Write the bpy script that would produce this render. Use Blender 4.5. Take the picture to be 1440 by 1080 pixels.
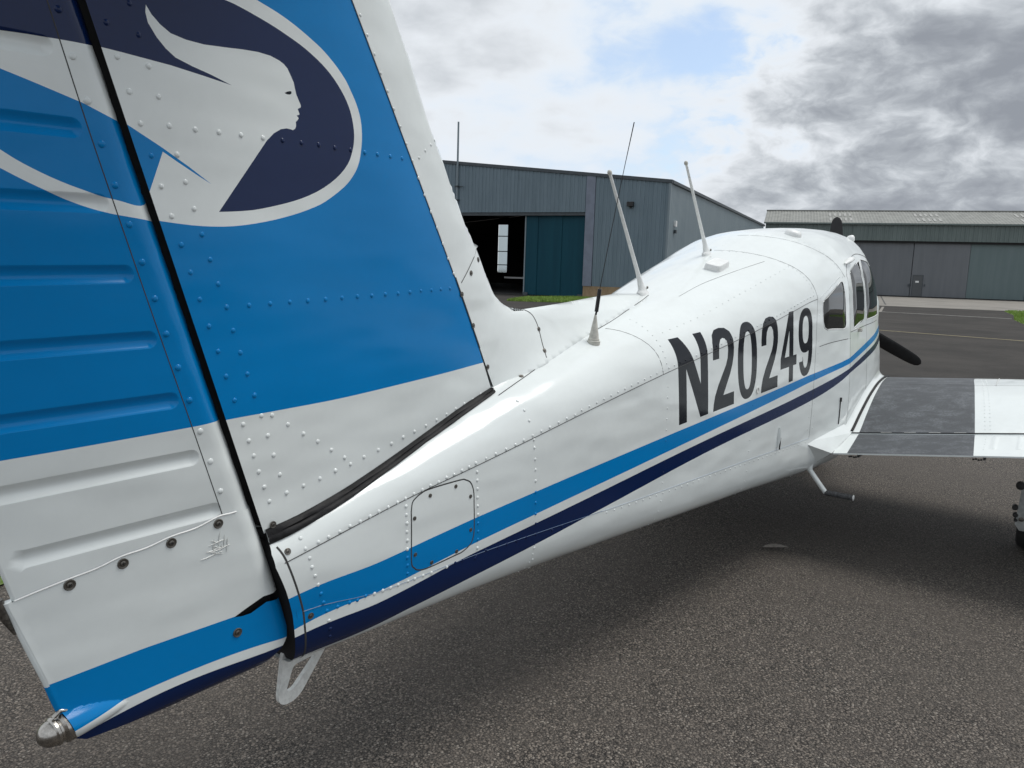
import bpy, math, random
import numpy as np
from mathutils import Vector, Matrix
from mathutils.geometry import delaunay_2d_cdt
for o in list(bpy.data.objects): bpy.data.objects.remove(o, do_unlink=True)
SC = bpy.context.scene
COL = SC.collection
random.seed(7); RNG = np.random.RandomState(7)
R = math.radians
# ------------------------------------------------------------------ camera
CAM_POS = (-4.764, -1.539, 1.6)
YAW, PITCH, ROLL = R(34.5), math.atan(160/1080), R(1.83)
cd = bpy.data.cameras.new('camera'); cam = bpy.data.objects.new('camera', cd); COL.objects.link(cam)
cd.sensor_fit = 'HORIZONTAL'; cd.sensor_width = 36; cd.lens = 27.0; cd.clip_start = .02; cd.clip_end = 3000
_F = Vector((math.cos(YAW)*math.cos(PITCH), math.sin(YAW)*math.cos(PITCH), -math.sin(PITCH)))
_R0 = Vector((math.sin(YAW), -math.cos(YAW), 0)); _U0 = _R0.cross(_F)
_R = _R0*math.cos(ROLL)+_U0*math.sin(ROLL); _U = -_R0*math.sin(ROLL)+_U0*math.cos(ROLL)
cam.matrix_world = Matrix(((_R.x,_U.x,-_F.x,CAM_POS[0]),(_R.y,_U.y,-_F.y,CAM_POS[1]),(_R.z,_U.z,-_F.z,CAM_POS[2]),(0,0,0,1)))
SC.camera = cam
SC.cycles.max_bounces = 5; SC.cycles.diffuse_bounces = 3; SC.cycles.glossy_bounces = 3; SC.cycles.transmission_bounces = 3; SC.cycles.use_fast_gi = False
SC.render.resolution_x, SC.render.resolution_y = 1024, 768
# ------------------------------------------------------------------ sun, exposure
SUN_AZ, SUN_EL = R(-42), R(64)          # azimuth from +X towards +Y
sd = bpy.data.lights.new('sun', 'SUN'); sun = bpy.data.objects.new('sun', sd); COL.objects.link(sun)
sd.energy = 1.12; sd.angle = R(27); sd.color = (1, .97, .92)
sun.location = (0, 0, 30)
sun.rotation_euler = Vector((-math.cos(SUN_AZ)*math.cos(SUN_EL), -math.sin(SUN_AZ)*math.cos(SUN_EL), -math.sin(SUN_EL))).to_track_quat('-Z', 'Y').to_euler()
SC.view_settings.view_transform = 'Standard'; SC.view_settings.look = 'None'
SC.view_settings.exposure = 0.90; SC.view_settings.gamma = 1; SC.view_settings.use_curve_mapping = False

# ------------------------------------------------------------------ node helper
class NT:
    def __init__(s, tree): s.t = tree; s.n = tree.nodes; s.l = tree.links
    def add(s, typ, ins=None, **kw):
        nd = s.n.new(typ)
        for k, v in kw.items(): setattr(nd, k, v)
        for k, v in (ins or {}).items():
            sk = nd.inputs[k]
            if hasattr(v, 'bl_idname') and not isinstance(v, (tuple, list)): s.l.new(v, sk)
            else: sk.default_value = v
        return nd
    def math(s, op, a, b=None, c=None, clamp=False):
        nd = s.n.new('ShaderNodeMath'); nd.operation = op; nd.use_clamp = clamp
        for i, v in enumerate((a, b, c)):
            if v is None: continue
            if isinstance(v, (int, float)): nd.inputs[i].default_value = v
            else: s.l.new(v, nd.inputs[i])
        return nd.outputs[0]
    def mix(s, f, a, b, typ='MIX'):
        nd = s.n.new('ShaderNodeMix'); nd.data_type = 'RGBA'; nd.blend_type = typ
        for i, v in ((0, f), (6, a), (7, b)):
            if isinstance(v, (int, float)): nd.inputs[i].default_value = v
            elif isinstance(v, tuple): nd.inputs[i].default_value = v if len(v) == 4 else v+(1,)
            else: s.l.new(v, nd.inputs[i])
        return nd.outputs[2]
    def step(s, v, a, b, lo=0., hi=1.):
        nd = s.n.new('ShaderNodeMapRange'); nd.interpolation_type = 'SMOOTHSTEP'
        s.l.new(v, nd.inputs[0])
        for i, q in ((1, a), (2, b), (3, lo), (4, hi)): nd.inputs[i].default_value = q
        return nd.outputs[0]
    def noise(s, vec, scale, detail=4, rough=.55, dist=0, w=None):
        nd = s.add('ShaderNodeTexNoise', {'Scale': scale, 'Detail': detail, 'Roughness': rough, 'Distortion': dist})
        if vec is not None: s.l.new(vec, nd.inputs['Vector'])
        return nd.outputs[0]
    def vmath(s, op, a, b=None):
        nd = s.n.new('ShaderNodeVectorMath'); nd.operation = op
        for i, v in enumerate((a, b)):
            if v is None: continue
            if isinstance(v, tuple): nd.inputs[i].default_value = v
            else: s.l.new(v, nd.inputs[i])
        return nd.outputs[1] if op in ('DOT_PRODUCT', 'LENGTH') else nd.outputs[0]
# ------------------------------------------------------------------ world: Nishita sky under broken cloud
W = bpy.data.worlds.new('World'); SC.world = W; W.use_nodes = True
w = NT(W.node_tree); w.n.clear()
tc = w.add('ShaderNodeTexCoord').outputs['Generated']
Dn = w.vmath('NORMALIZE', tc)
sky = w.add('ShaderNodeTexSky', sky_type='NISHITA', sun_disc=False, sun_elevation=SUN_EL, sun_rotation=R(90)-SUN_AZ, air_density=1.0, dust_density=1.5)
sep = w.add('ShaderNodeSeparateXYZ', {0: Dn})
dq = w.vmath('MULTIPLY', Dn, (1, 1, 2.9))
nb = w.noise(w.vmath('ADD', dq, (5.2, 1.9, .6)), 3.6, 4, .5, .2)      # cloud masses
wv = w.add('ShaderNodeTexNoise', {'Scale': 7., 'Detail': 3.}); w.l.new(dq, wv.inputs['Vector'])
dw = w.vmath('ADD', w.vmath('MULTIPLY', Dn, (1, 1, 1.75)), w.vmath('MULTIPLY', wv.outputs['Color'], (.10,.10,.06)))
nm = w.noise(w.vmath('ADD', dw, (7.1, 3.3, 1.9)), 15, 6, .58, 0)        # billows
def blob(v, c0, c1): return w.step(w.vmath('DOT_PRODUCT', Dn, tuple(Vector(v).normalized())), c0, c1)
def acc(*terms):
    r = None
    for f, k in terms:
        q = w.math('MULTIPLY', f, k); r = q if r is None else w.math('ADD', r, q)
    return r
tone = acc((w.math('SUBTRACT', nb, .5), 1.9), (w.math('SUBTRACT', nm, .5), .72),
           (blob((.962,.02,.262), .958, .999), .62), (blob((.978,.15,.118), .974, .9996), .36), (blob((.93,.27,.10), .985, .9995), .22),
           (blob((.893,.365,.266), .9982, .9999), -.26), (blob((.88,.43,.19), .95, .999), -.34), (blob((.70,.66,.27), .93, 1.), .03),
           (w.math('MULTIPLY', blob((.97,.19,.12), .965, .995), w.math('SUBTRACT', nm, .52)), 1.9))
tone = w.math('ADD', tone, .13)
rp = w.add('ShaderNodeValToRGB', {0: w.math('ADD', w.math('MULTIPLY', tone, .40), .5)}); cr = rp.color_ramp; cr.interpolation = 'B_SPLINE'
stops = ((.0,(.48,.60,.75)),(.38,(.58,.665,.765)),(.50,(.70,.735,.775)),(.60,(.60,.63,.665)),(.71,(.45,.48,.515)),(.83,(.325,.35,.385)),(1.,(.23,.25,.285)))
while len(cr.elements) < len(stops): cr.elements.new(.5)
for i, (k, c) in enumerate(stops): cr.elements[i].position = k
for i, (k, c) in enumerate(stops): cr.elements[i].position = k; cr.elements[i].color = (*c, 1)
cloud = rp.outputs[0]; cmask = w.step(tone, -.55, -.12)
b1 = w.add('ShaderNodeBackground', {'Color': sky.outputs[0], 'Strength': .10})
b2 = w.add('ShaderNodeBackground', {'Color': cloud, 'Strength': .66})
ms = w.add('ShaderNodeMixShader', {0: w.math('ADD', w.math('MULTIPLY', cmask, .68), .32), 1: b1.outputs[0], 2: b2.outputs[0]})
wo = w.add('ShaderNodeOutputWorld', {0: ms.outputs[0]})

# ------------------------------------------------------------------ materials
def newmat(name):
    m = bpy.data.materials.new(name); m.use_nodes = True; t = NT(m.node_tree)
    return m, t, t.n['Principled BSDF']
def plain(name, col, rough=.5, metal=0., spec=.5, var=.0, vscale=8., bump=0., bscale=60., coat=0., detail=4):
    m, t, b = newmat(name); oc = t.add('ShaderNodeTexCoord').outputs['Object']
    b.inputs['Roughness'].default_value = rough; b.inputs['Metallic'].default_value = metal
    b.inputs['Specular IOR Level'].default_value = spec; b.inputs['Coat Weight'].default_value = coat
    if var:
        f = t.noise(oc, vscale, detail, .6)
        a = tuple(max(c*(1-var), 0) for c in col); e = tuple(min(c*(1+var), 1) for c in col)
        t.l.new(t.mix(t.step(f, .3, .7), a, e), b.inputs['Base Color'])
    else: b.inputs['Base Color'].default_value = (*col, 1)
    if bump:
        h = t.noise(oc, bscale, 5, .6)
        bn = t.add('ShaderNodeBump', {'Strength': bump, 'Distance': .01, 'Height': h}); t.l.new(bn.outputs[0], b.inputs['Normal'])
    return m
def paint(name, col, rough=.2, wave=.5, dirt=.06, spec=.5):
    """gloss aircraft paint: slightly wavy sheet metal below, faint grime and orange peel"""
    m, t, b = newmat(name); oc = t.add('ShaderNodeTexCoord').outputs['Object']
    f = t.noise(oc, 2.3, 3, .62); f2 = t.noise(oc, 38, 2, .6)
    k = t.step(t.math('ADD', f, t.math('MULTIPLY', f2, .35)), .45, .95)
    t.l.new(t.mix(t.math('MULTIPLY', k, dirt), (*col, 1), (col[0]*.45, col[1]*.44, col[2]*.42, 1)), b.inputs['Base Color'])
    t.l.new(t.math('ADD', rough-.03, t.math('MULTIPLY', f2, .09)), b.inputs['Roughness'])
    b.inputs['Specular IOR Level'].default_value = spec
    h1 = t.noise(t.vmath('MULTIPLY', oc, (.55, 1.5, 1.5)), 5.5, 1, .5)
    b1 = t.add('ShaderNodeBump', {'Strength': wave, 'Distance': .012, 'Height': h1}); t.l.new(b1.outputs[0], b.inputs['Normal'])
    return m
M = {}
M['white'] = paint('white_gloss_paint', (.735,.775,.768), .13, .8, .1)
M['blue'] = paint('blue_gloss_paint', (.0,.20,.52), .17, .3, .1, .22)
M['navy'] = paint('navy_gloss_paint', (.003,.015,.070), .17, .22, .1, .28)
M['charcoal'] = paint('charcoal_lettering', (.010,.013,.019), .13, .3, .1, .16)
M['seam'] = plain('dark_joint', (.035,.035,.035), .7)
M['seamdim'] = plain('lap_edge_highlight_dim', (.06,.12,.22), .4)  # painted highlight of the lap edge, dimmer across the blue and navy
M['seamlight'] = plain('lap_edge_highlight', (.40,.46,.52), .4)  # highlight on the lower lap edge put into the ribbon colour
M['rubber'] = plain('black_rubber', (.010,.010,.011), .6, spec=.25, var=.5, vscale=30, bump=.25, bscale=45)
M['dark'] = plain('unlit_cavity', (.008,.008,.009), .8)
M['steel'] = plain('weathered_screw_steel', (.16,.15,.135), .38, .85, var=.4, vscale=150)
M['chrome'] = plain('dull_chrome', (.42,.40,.37), .25, 1., var=.25, vscale=60, bump=.05, bscale=90)
M['clearfilm'] = plain('greyish_painted_plate', (.62,.63,.61), .3, var=.12, vscale=70, bump=.12, bscale=120)
M['glass'] = plain('tinted_cabin_glass', (.010,.012,.012), .03, spec=.4)
M['white_plastic'] = plain('white_plastic', (.74,.75,.74), .35, var=.06, vscale=40)
M['cream'] = plain('aged_ivory_plastic', (.52,.51,.46), .45, var=.12, vscale=60)
M['blackpl'] = plain('black_plastic', (.012,.012,.013), .45)
M['tyre'] = plain('tyre_rubber', (.02,.02,.02), .75, var=.3, vscale=30, bump=.2)
M['prop'] = plain('matt_black_propeller', (.010,.010,.011), .5, var=.3, vscale=20)
# ------------------------------------------------------------------ object helpers
def link(name, me, parent=None):
    o = bpy.data.objects.new(name, me); COL.objects.link(o)
    if parent is not None: o.parent = parent
    return o
def tag(o, label=None, cat=None, group=None, kind=None):
    if label: o['label'] = label
    if cat: o['category'] = cat
    if group: o['group'] = group
    if kind: o['kind'] = kind
    return o
def empty(name, loc=(0,0,0)):
    o = link(name, None); o.location = loc; o.empty_display_size = .2
    return o
class MB:
    def __init__(s): s.v = []; s.f = []; s.m = []
    def add(s, vs, fs, m=0):
        k = len(s.v); s.v += [tuple(map(float, p)) for p in vs]; s.f += [tuple(i+k for i in f) for f in fs]; s.m += [m]*len(fs)
    def box(s, lo, hi, m=0):
        x0,y0,z0 = lo; x1,y1,z1 = hi
        s.add([(x0,y0,z0),(x1,y0,z0),(x1,y1,z0),(x0,y1,z0),(x0,y0,z1),(x1,y0,z1),(x1,y1,z1),(x0,y1,z1)],
              [(0,3,2,1),(4,5,6,7),(0,1,5,4),(1,2,6,5),(2,3,7,6),(3,0,4,7)], m)
    def obox(s, o, ax, ay, az, m=0):
        o, ax, ay, az = (Vector(q) for q in (o, ax, ay, az))
        s.add([o, o+ax, o+ax+ay, o+ay, o+az, o+ax+az, o+ax+ay+az, o+ay+az],
              [(0,3,2,1),(4,5,6,7),(0,1,5,4),(1,2,6,5),(2,3,7,6),(3,0,4,7)], m)
    def tube(s, pts, rad, n=10, m=0, cap=True, flat=(1,1), up=None):
        pts = [Vector(p) for p in pts]; rad = rad if isinstance(rad, (list, tuple)) else [rad]*len(pts)
        rings = []; k = len(s.v)
        for i, p in enumerate(pts):
            t = (pts[min(i+1, len(pts)-1)]-pts[max(i-1, 0)]).normalized()
            u0 = Vector(up) if up else (Vector((0,0,1)) if abs(t.z) < .9 else Vector((1,0,0)))
            a = t.cross(u0).normalized(); b = a.cross(t).normalized()
            for j in range(n):
                g = 2*math.pi*j/n; s.v.append(tuple(p+(a*math.cos(g)*flat[0]+b*math.sin(g)*flat[1])*rad[i]))
        for i in range(len(pts)-1):
            for j in range(n): s.f.append((k+i*n+j, k+i*n+(j+1) % n, k+(i+1)*n+(j+1) % n, k+(i+1)*n+j)); s.m.append(m)
        if cap:
            s.f.append(tuple(k+j for j in range(n))[::-1]); s.f.append(tuple(k+(len(pts)-1)*n+j for j in range(n))); s.m += [m, m]
    def lathe(s, o, axis, prof, n=20, m=0):
        """prof: (distance along axis, radius)"""
        o = Vector(o); ax = Vector(axis).normalized(); a = ax.orthogonal().normalized(); b = ax.cross(a); k = len(s.v)
        for d, r in prof:
            for j in range(n):
                g = 2*math.pi*j/n; s.v.append(tuple(o+ax*d+(a*math.cos(g)+b*math.sin(g))*r))
        for i in range(len(prof)-1):
            for j in range(n): s.f.append((k+i*n+j, k+i*n+(j+1) % n, k+(i+1)*n+(j+1) % n, k+(i+1)*n+j)); s.m.append(m)
        s.f.append(tuple(k+j for j in range(n))[::-1]); s.f.append(tuple(k+(len(prof)-1)*n+j for j in range(n))); s.m += [m, m]
    def grid(s, P, m=0, closed=False):
        """P: array rows x cols x 3"""
        P = np.asarray(P, float); r, c = P.shape[:2]; k = len(s.v); s.v += [tuple(q) for q in P.reshape(-1, 3)]
        for i in range(r-1):
            for j in range(c if closed else c-1):
                j2 = (j+1) % c; s.f.append((k+i*c+j, k+i*c+j2, k+(i+1)*c+j2, k+(i+1)*c+j)); s.m.append(m)
    def split(s, name, mats, parent=None, smooth=None):
        """one object for each separate piece"""
        par = list(range(len(s.v)))
        def find(a):
            while par[a] != a: par[a] = par[par[a]]; a = par[a]
            return a
        for f in s.f:
            for i in f[1:]: par[find(i)] = find(f[0])
        groups = {}
        for f, m in zip(s.f, s.m): groups.setdefault(find(f[0]), []).append((f, m))
        out = []
        for g in groups.values():
            ids = sorted({i for f, _ in g for i in f}); mp = {i: k for k, i in enumerate(ids)}; q = MB(); q.v = [s.v[i] for i in ids]; q.f = [tuple(mp[i] for i in f) for f, _ in g]; q.m = [m for _, m in g]
            out.append(q.build(name, mats, parent, smooth))
        return out
    def build(s, name, mats, parent=None, smooth=None, fix=True):
        me = bpy.data.meshes.new(name); me.from_pydata(s.v, [], s.f)
        for mt in (mats if isinstance(mats, (list, tuple)) else [mats]): me.materials.append(mt)
        me.polygons.foreach_set('material_index', s.m)
        if fix:
            import bmesh
            bm = bmesh.new(); bm.from_mesh(me); bmesh.ops.recalc_face_normals(bm, faces=bm.faces); bm.to_mesh(me); bm.free()
        if smooth is not None:
            me.shade_smooth()
            if smooth < 180: me.set_sharp_from_angle(angle=R(smooth))
        me.update()
        return link(name, me, parent)
def inpoly(px, py, poly):
    x = np.asarray(px); y = np.asarray(py); r = np.zeros(x.shape, bool); n = len(poly)
    for i in range(n):
        x0, y0 = poly[i]; x1, y1 = poly[i-1]
        if y0 == y1: continue
        c = ((y0 > y) != (y1 > y)) & (x < (x1-x0)*(y-y0)/(y1-y0)+x0)
        r ^= c
    return r
def dens(poly, h, closed=True):
    """split long segments"""
    out = []; n = len(poly)
    for i in range(n if closed else n-1):
        a = np.array(poly[i], float); b = np.array(poly[(i+1) % n], float); k = max(1, int(np.hypot(*(b-a))/h))
        out += [tuple(a+(b-a)*j/k) for j in range(k)]
    if not closed: out.append(tuple(poly[-1]))
    return out
def smoothline(p, k=4):
    """Catmull-Rom through the points"""
    p = [np.array(q, float) for q in p]; out = []
    for i in range(len(p)-1):
        a = p[max(i-1, 0)]; b = p[i]; c = p[i+1]; d = p[min(i+2, len(p)-1)]
        for j in range(k):
            t = j/k; out.append(tuple(.5*((2*b)+(c-a)*t+(2*a-5*b+4*c-d)*t*t+(3*b-a-3*c+d)*t**3)))
    return out+[tuple(p[-1])]
def panel(boundary, paints, surf, step, flip=False, holes=(), vs=1.0, maxseg=None, extra=(), skip=None):
    """a painted sheet: 2-D domain cut along every paint edge, lifted to 3-D by surf(u,v).
    returns verts, tris, paint index, normals"""
    maxseg = maxseg or step
    polys = [dens(boundary, maxseg)]+[dens(p, maxseg) for _, p in paints]+[dens(p, maxseg) for p in holes]
    verts = []; edges = []
    for p in polys:
        k = len(verts); verts += [(a, b*vs) for a, b in p]; edges += [(k+i, k+(i+1) % len(p)) for i in range(len(p))]
    B = np.array(boundary); lo = B.min(0); hi = B.max(0)
    gx = np.arange(lo[0]+step*.5, hi[0], step); gy = np.arange(lo[1]*vs+step*.5, hi[1]*vs, step)
    GX, GY = np.meshgrid(gx, gy); GX = GX+np.where((np.arange(len(gy)) % 2)[:, None] == 0, step*.25, -step*.25)
    GX = GX.ravel(); GY = GY.ravel(); k = inpoly(GX, GY/vs, boundary)
    if skip is not None: k &= ~skip(GX, GY/vs)
    verts += list(zip(GX[k], GY[k])); verts += [(a, b*vs) for a, b in extra]
    r = delaunay_2d_cdt([Vector(q) for q in verts], edges, [], 0, 1e-6)
    V = np.array([(q.x, q.y/vs) for q in r[0]]); T = np.array([f for f in r[2]], int)
    c = V[T].mean(1); keep = inpoly(c[:, 0], c[:, 1], boundary)
    for h in holes: keep &= ~inpoly(c[:, 0], c[:, 1], h)
    T = T[keep]; c = c[keep]; mi = np.zeros(len(T), int)
    for m, p in paints: mi[inpoly(c[:, 0], c[:, 1], p)] = m
    used = np.unique(T); rm = np.full(len(V), -1); rm[used] = np.arange(len(used)); V = V[used]; T = rm[T]
    P = np.stack(surf(V[:, 0], V[:, 1]), -1); e = 4e-4
    du = np.stack(surf(V[:, 0]+e, V[:, 1]), -1)-np.stack(surf(V[:, 0]-e, V[:, 1]), -1)
    dv = np.stack(surf(V[:, 0], V[:, 1]+e), -1)-np.stack(surf(V[:, 0], V[:, 1]-e), -1)
    N = np.cross(du, dv); N /= np.maximum(np.linalg.norm(N, axis=1, keepdims=True), 1e-12)
    if flip: N = -N
    g = np.cross(P[T[:, 1]]-P[T[:, 0]], P[T[:, 2]]-P[T[:, 0]]); bad = (g*N[T[:, 0]]).sum(1) < 0
    T[bad] = T[bad][:, ::-1]
    return P, T, mi, N
def joinpanels(name, ps, mats, parent, custom=True):
    V = []; F = []; Mi = []; N = []; k = 0
    for P, T, mi, n in ps:
        V.append(P); F.append(T+k); Mi.append(mi); N.append(n); k += len(P)
    V = np.concatenate(V); F = np.concatenate(F); Mi = np.concatenate(Mi); N = np.concatenate(N)
    me = bpy.data.meshes.new(name); me.from_pydata(V.tolist(), [], F.tolist())
    for m in mats: me.materials.append(m)
    me.polygons.foreach_set('material_index', Mi.astype(np.int32)); me.shade_smooth(); me.update()
    if custom: me.normals_split_custom_set_from_vertices(N.tolist())
    return link(name, me, parent)
def mirror(p):
    P, T, mi, N = p; s = np.array([1, -1, 1.])
    return P*s, T[:, ::-1].copy(), mi.copy(), N*s
def frame(surf, u, v, flip=False):
    e = 1e-3; P = np.array([float(q) for q in surf(u, v)])
    du = np.array([float(q) for q in surf(u+e, v)])-np.array([float(q) for q in surf(u-e, v)])
    dv = np.array([float(q) for q in surf(u, v+e)])-np.array([float(q) for q in surf(u, v-e)])
    n = np.cross(du, dv); n /= np.linalg.norm(n)
    return P, (-n if flip else n)
DOME = [(math.cos(a)*c, math.sin(a)*c, h) for c, h in ((1, -.15), (.86, .45), (.5, .85)) for a in [2*math.pi*i/10 for i in range(10)]]+[(0, 0, 1)]
DOMEF = [(r*10+i, r*10+(i+1) % 10, (r+1)*10+(i+1) % 10, (r+1)*10+i) for r in range(2) for i in range(10)]+[(20+i, 20+(i+1) % 10, 30) for i in range(10)]
def basis_of(n):
    n = Vector(n); a = n.orthogonal().normalized(); return a, n.cross(a), n
def rivets(name, items, mats, parent):
    """items: (point, normal, radius, height, material index)"""
    mb = MB()
    for P, n, r, h, m in items:
        a, b, c = basis_of(n); P = Vector(P)
        r *= random.uniform(.93, 1.06); h *= random.uniform(.75, 1.08); tl = a*random.gauss(0, .05)+b*random.gauss(0, .05)
        mb.add([P+a*x*r+b*y*r+c*z*h+tl*(z*h) for x, y, z in DOME], DOMEF, m)
    o = mb.build(name, mats, parent, 180, fix=False); o['kind'] = 'stuff'
    return o
def ribbon(name, pts, surf, width, mat, parent, flip=False, off=.0006, both=False):
    pts = [np.array(p, float) for p in pts]; P = []; N = []
    for p in pts:
        a, n = frame(surf, p[0], p[1], flip); P.append(a); N.append(n)
    mb = MB(); k = len(P); vs = []
    for i in range(k):
        t = P[min(i+1, k-1)]-P[max(i-1, 0)]; t /= max(np.linalg.norm(t), 1e-9); b = np.cross(N[i], t)
        vs += [P[i]+b*width/2+N[i]*off*.2, P[i]+N[i]*off, P[i]-b*width/2+N[i]*off*.2]
    fs = []
    for i in range(k-1): fs += [(i*3, i*3+1, i*3+4, i*3+3), (i*3+1, i*3+2, i*3+5, i*3+4)]
    mb.add(vs, fs)
    if both: mb.add([(a, -b, c) for a, b, c in vs], [f[::-1] for f in fs])
    return mb.split(name, mat, parent)[0] if both else mb.build(name, mat, parent, fix=False)
_screw = None
def screw(P, n, r, parent, name='screw'):
    global _screw
    if _screw is None:
        mb = MB()
        mb.lathe((0,0,0), (0,0,1), [(-.1,1.0),(.16,1.0),(.22,.9),(.12,.55)], 16, 0)
        mb.lathe((0,0,0), (0,0,1), [(.0,.52),(.26,.5),(.34,.36)], 14, 1)
        mb.box((-.33,-.07,.2),(.33,.07,.36), 2); mb.box((-.07,-.33,.2),(.07,.33,.359), 2)
        o = mb.build('screw', [M['steel'], M['steel'], M['dark']], None, 40); _screw = o.data; bpy.data.objects.remove(o)
    o = link(name, _screw, parent); a, b, c = basis_of(n); g = random.random()*1.5
    a, b = a*math.cos(g)+b*math.sin(g), b*math.cos(g)-a*math.sin(g)
    m = Matrix(((a.x,b.x,c.x,P[0]),(a.y,b.y,c.y,P[1]),(a.z,b.z,c.z,P[2]),(0,0,0,1)))
    o.matrix_local = m @ Matrix.Scale(r, 4)
    return o
# ================================================================== ground
m, t, b = newmat('coarse_asphalt'); oc = t.add('ShaderNodeTexCoord').outputs['Object']
v1 = t.add('ShaderNodeTexVoronoi', {'Scale': 112, 'Randomness': 1.}, feature='F1'); t.l.new(oc, v1.inputs['Vector'])
v2 = t.add('ShaderNodeTexVoronoi', {'Scale': 240, 'Randomness': 1.}, feature='F1'); t.l.new(oc, v2.inputs['Vector'])
h1 = t.add('ShaderNodeSeparateColor', {0: v1.outputs['Color']}); h2 = t.add('ShaderNodeSeparateColor', {0: v2.outputs['Color']})
big = t.noise(oc, .5, 4, .62); mid = t.noise(oc, 4, 3, .65)
stone = t.mix(h1.outputs[0], (.082,.069,.058), (.245,.211,.178))
stone = t.mix(t.step(h1.outputs[1], .85, .99), stone, (.30,.27,.235))
stone = t.mix(t.step(v1.outputs[0], .42, .72), stone, (.014,.0125,.011))
fine = t.mix(h2.outputs[0], (.048,.042,.037), (.20,.176,.152)); fine = t.mix(t.step(v2.outputs[0], .35, .7), fine, (.016,.0145,.013))
col = t.mix(t.step(h1.outputs[2], .45, .55), stone, fine)
col = t.mix(t.math('MULTIPLY', t.step(mid, .35, .8), .25), col, (.125,.107,.091))
col = t.mix(t.math('MULTIPLY', t.step(big, .38, .68), .5), col, (.080,.069,.059))
t.l.new(col, b.inputs['Base Color']); b.inputs['Roughness'].default_value = .8; b.inputs['Specular IOR Level'].default_value = .35
hh = t.math('SUBTRACT', t.math('MULTIPLY', h1.outputs[2], .6), v1.outputs[0])
bn = t.add('ShaderNodeBump', {'Strength': .9, 'Distance': .008, 'Height': hh}); t.l.new(bn.outputs[0], b.inputs['Normal'])
M['asphalt'] = m
def weathered(name, a, b_, rough=.5):
    m, t, bs_ = newmat(name); oc = t.add('ShaderNodeTexCoord').outputs['Object']
    f = t.noise(t.vmath('MULTIPLY', oc, (1.3, 1.3, .09)), 1.6, 4, .65, .2); f2 = t.noise(oc, .35, 3, .6); f3 = t.noise(t.vmath('MULTIPLY', oc, (4, 4, .25)), 1.5, 3, .7)
    c = t.mix(t.step(t.math('ADD', t.math('MULTIPLY', f, .7), t.math('MULTIPLY', f2, .3)), .33, .67), a, b_)
    c = t.mix(t.math('MULTIPLY', t.step(f3, .58, .85), .35), c, tuple(q*.55 for q in a)); t.l.new(c, bs_.inputs['Base Color']); bs_.inputs['Roughness'].default_value = rough
    return m
def sheet(name, pts, z, mat, kind='structure', thick=0):
    mb = MB(); mb.add([(x, y, z) for x, y in pts], [tuple(range(len(pts)))]); o = mb.build(name, mat, None); o['kind'] = kind
    return o
mb = MB(); gx = [-900,-200,-40,-12,-8,-6,-4,-2,0,2,4,8,16,40,120,300,900]
mb.grid([[(x, y, 0) for y in gx] for x in gx]); g = mb.build('ground', M['asphalt']); g['kind'] = 'structure'
for p in g.data.polygons:
    if p.normal.z < 0: p.flip()
def mottled(name, a, b_, sc, rough=.8, bump=.3, bs=40):
    m, t, bs_ = newmat(name); oc = t.add('ShaderNodeTexCoord').outputs['Object']; f = t.noise(oc, sc, 7, .65, .4); f2 = t.noise(oc, sc*9, 4, .6)
    c = t.mix(t.step(f, .3, .7), a, b_); c = t.mix(t.math('MULTIPLY', t.step(f2, .5, .8), .4), c, tuple(q*.5 for q in a)); t.l.new(c, bs_.inputs['Base Color']); bs_.inputs['Roughness'].default_value = rough
    if bump:
        bn = t.add('ShaderNodeBump', {'Strength': bump, 'Distance': .01, 'Height': t.noise(oc, bs, 4, .6)}); t.l.new(bn.outputs[0], bs_.inputs['Normal'])
    return m
M['concrete'] = mottled('pale_concrete', (.16,.148,.13), (.235,.218,.192), .35)
M['tarmac'] = mottled('dark_tarmac', (.040,.038,.036), (.060,.056,.052), .4, .95, .5, 60)
M['tarmac'].node_tree.nodes['Principled BSDF'].inputs['Specular IOR Level'].default_value = .12
M['linewhite'] = mottled('worn_white_line', (.30,.29,.27), (.55,.54,.52), 3.)
M['lineyellow'] = mottled('worn_yellow_line', (.30,.25,.13), (.45,.39,.24), 3.)
# taxiway of smoother tarmac beyond the apron, with the concrete strip before the far doors
e2 = np.array((.26,-.966)); n2_ = np.array((.966,.26))
A_ = np.array((91.64,13.99)); 
def Q(s, d): q = A_+e2*s-n2_*d; return (float(q[0]), float(q[1]))
sheet('taxiway', [(4,60),(4,-60),(53.5-15,-70),(55.9,-5.5),(52.69,7.66),(38,62)], .004, M['tarmac'])
sheet('concrete_apron', [(52.69-3,20),(52.69,7.66),(54.32,.87),(60,-22),Q(40,-.3),Q(-14,-.3)], .008, M['concrete'])
sheet('painted_line', [(40.95,6.6),(40.75,6.6),(40.33,-.2),(40.53,-.2)], .012, M['linewhite'])
sheet('painted_line', [(23.48,3.6),(23.36,3.6),(22.1,-2.6),(22.22,-2.6)], .012, M['lineyellow'])
sheet('painted_line', [(49.9,7.2),(40.9,5.9),(40.9,5.75),(50.2,7.1)], .012, M['concrete'])
sheet('joint_line', [(55.4,7.9),(91.3,14.1),(91.3,14.0),(55.4,7.8)], .012, M['seam'])
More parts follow.
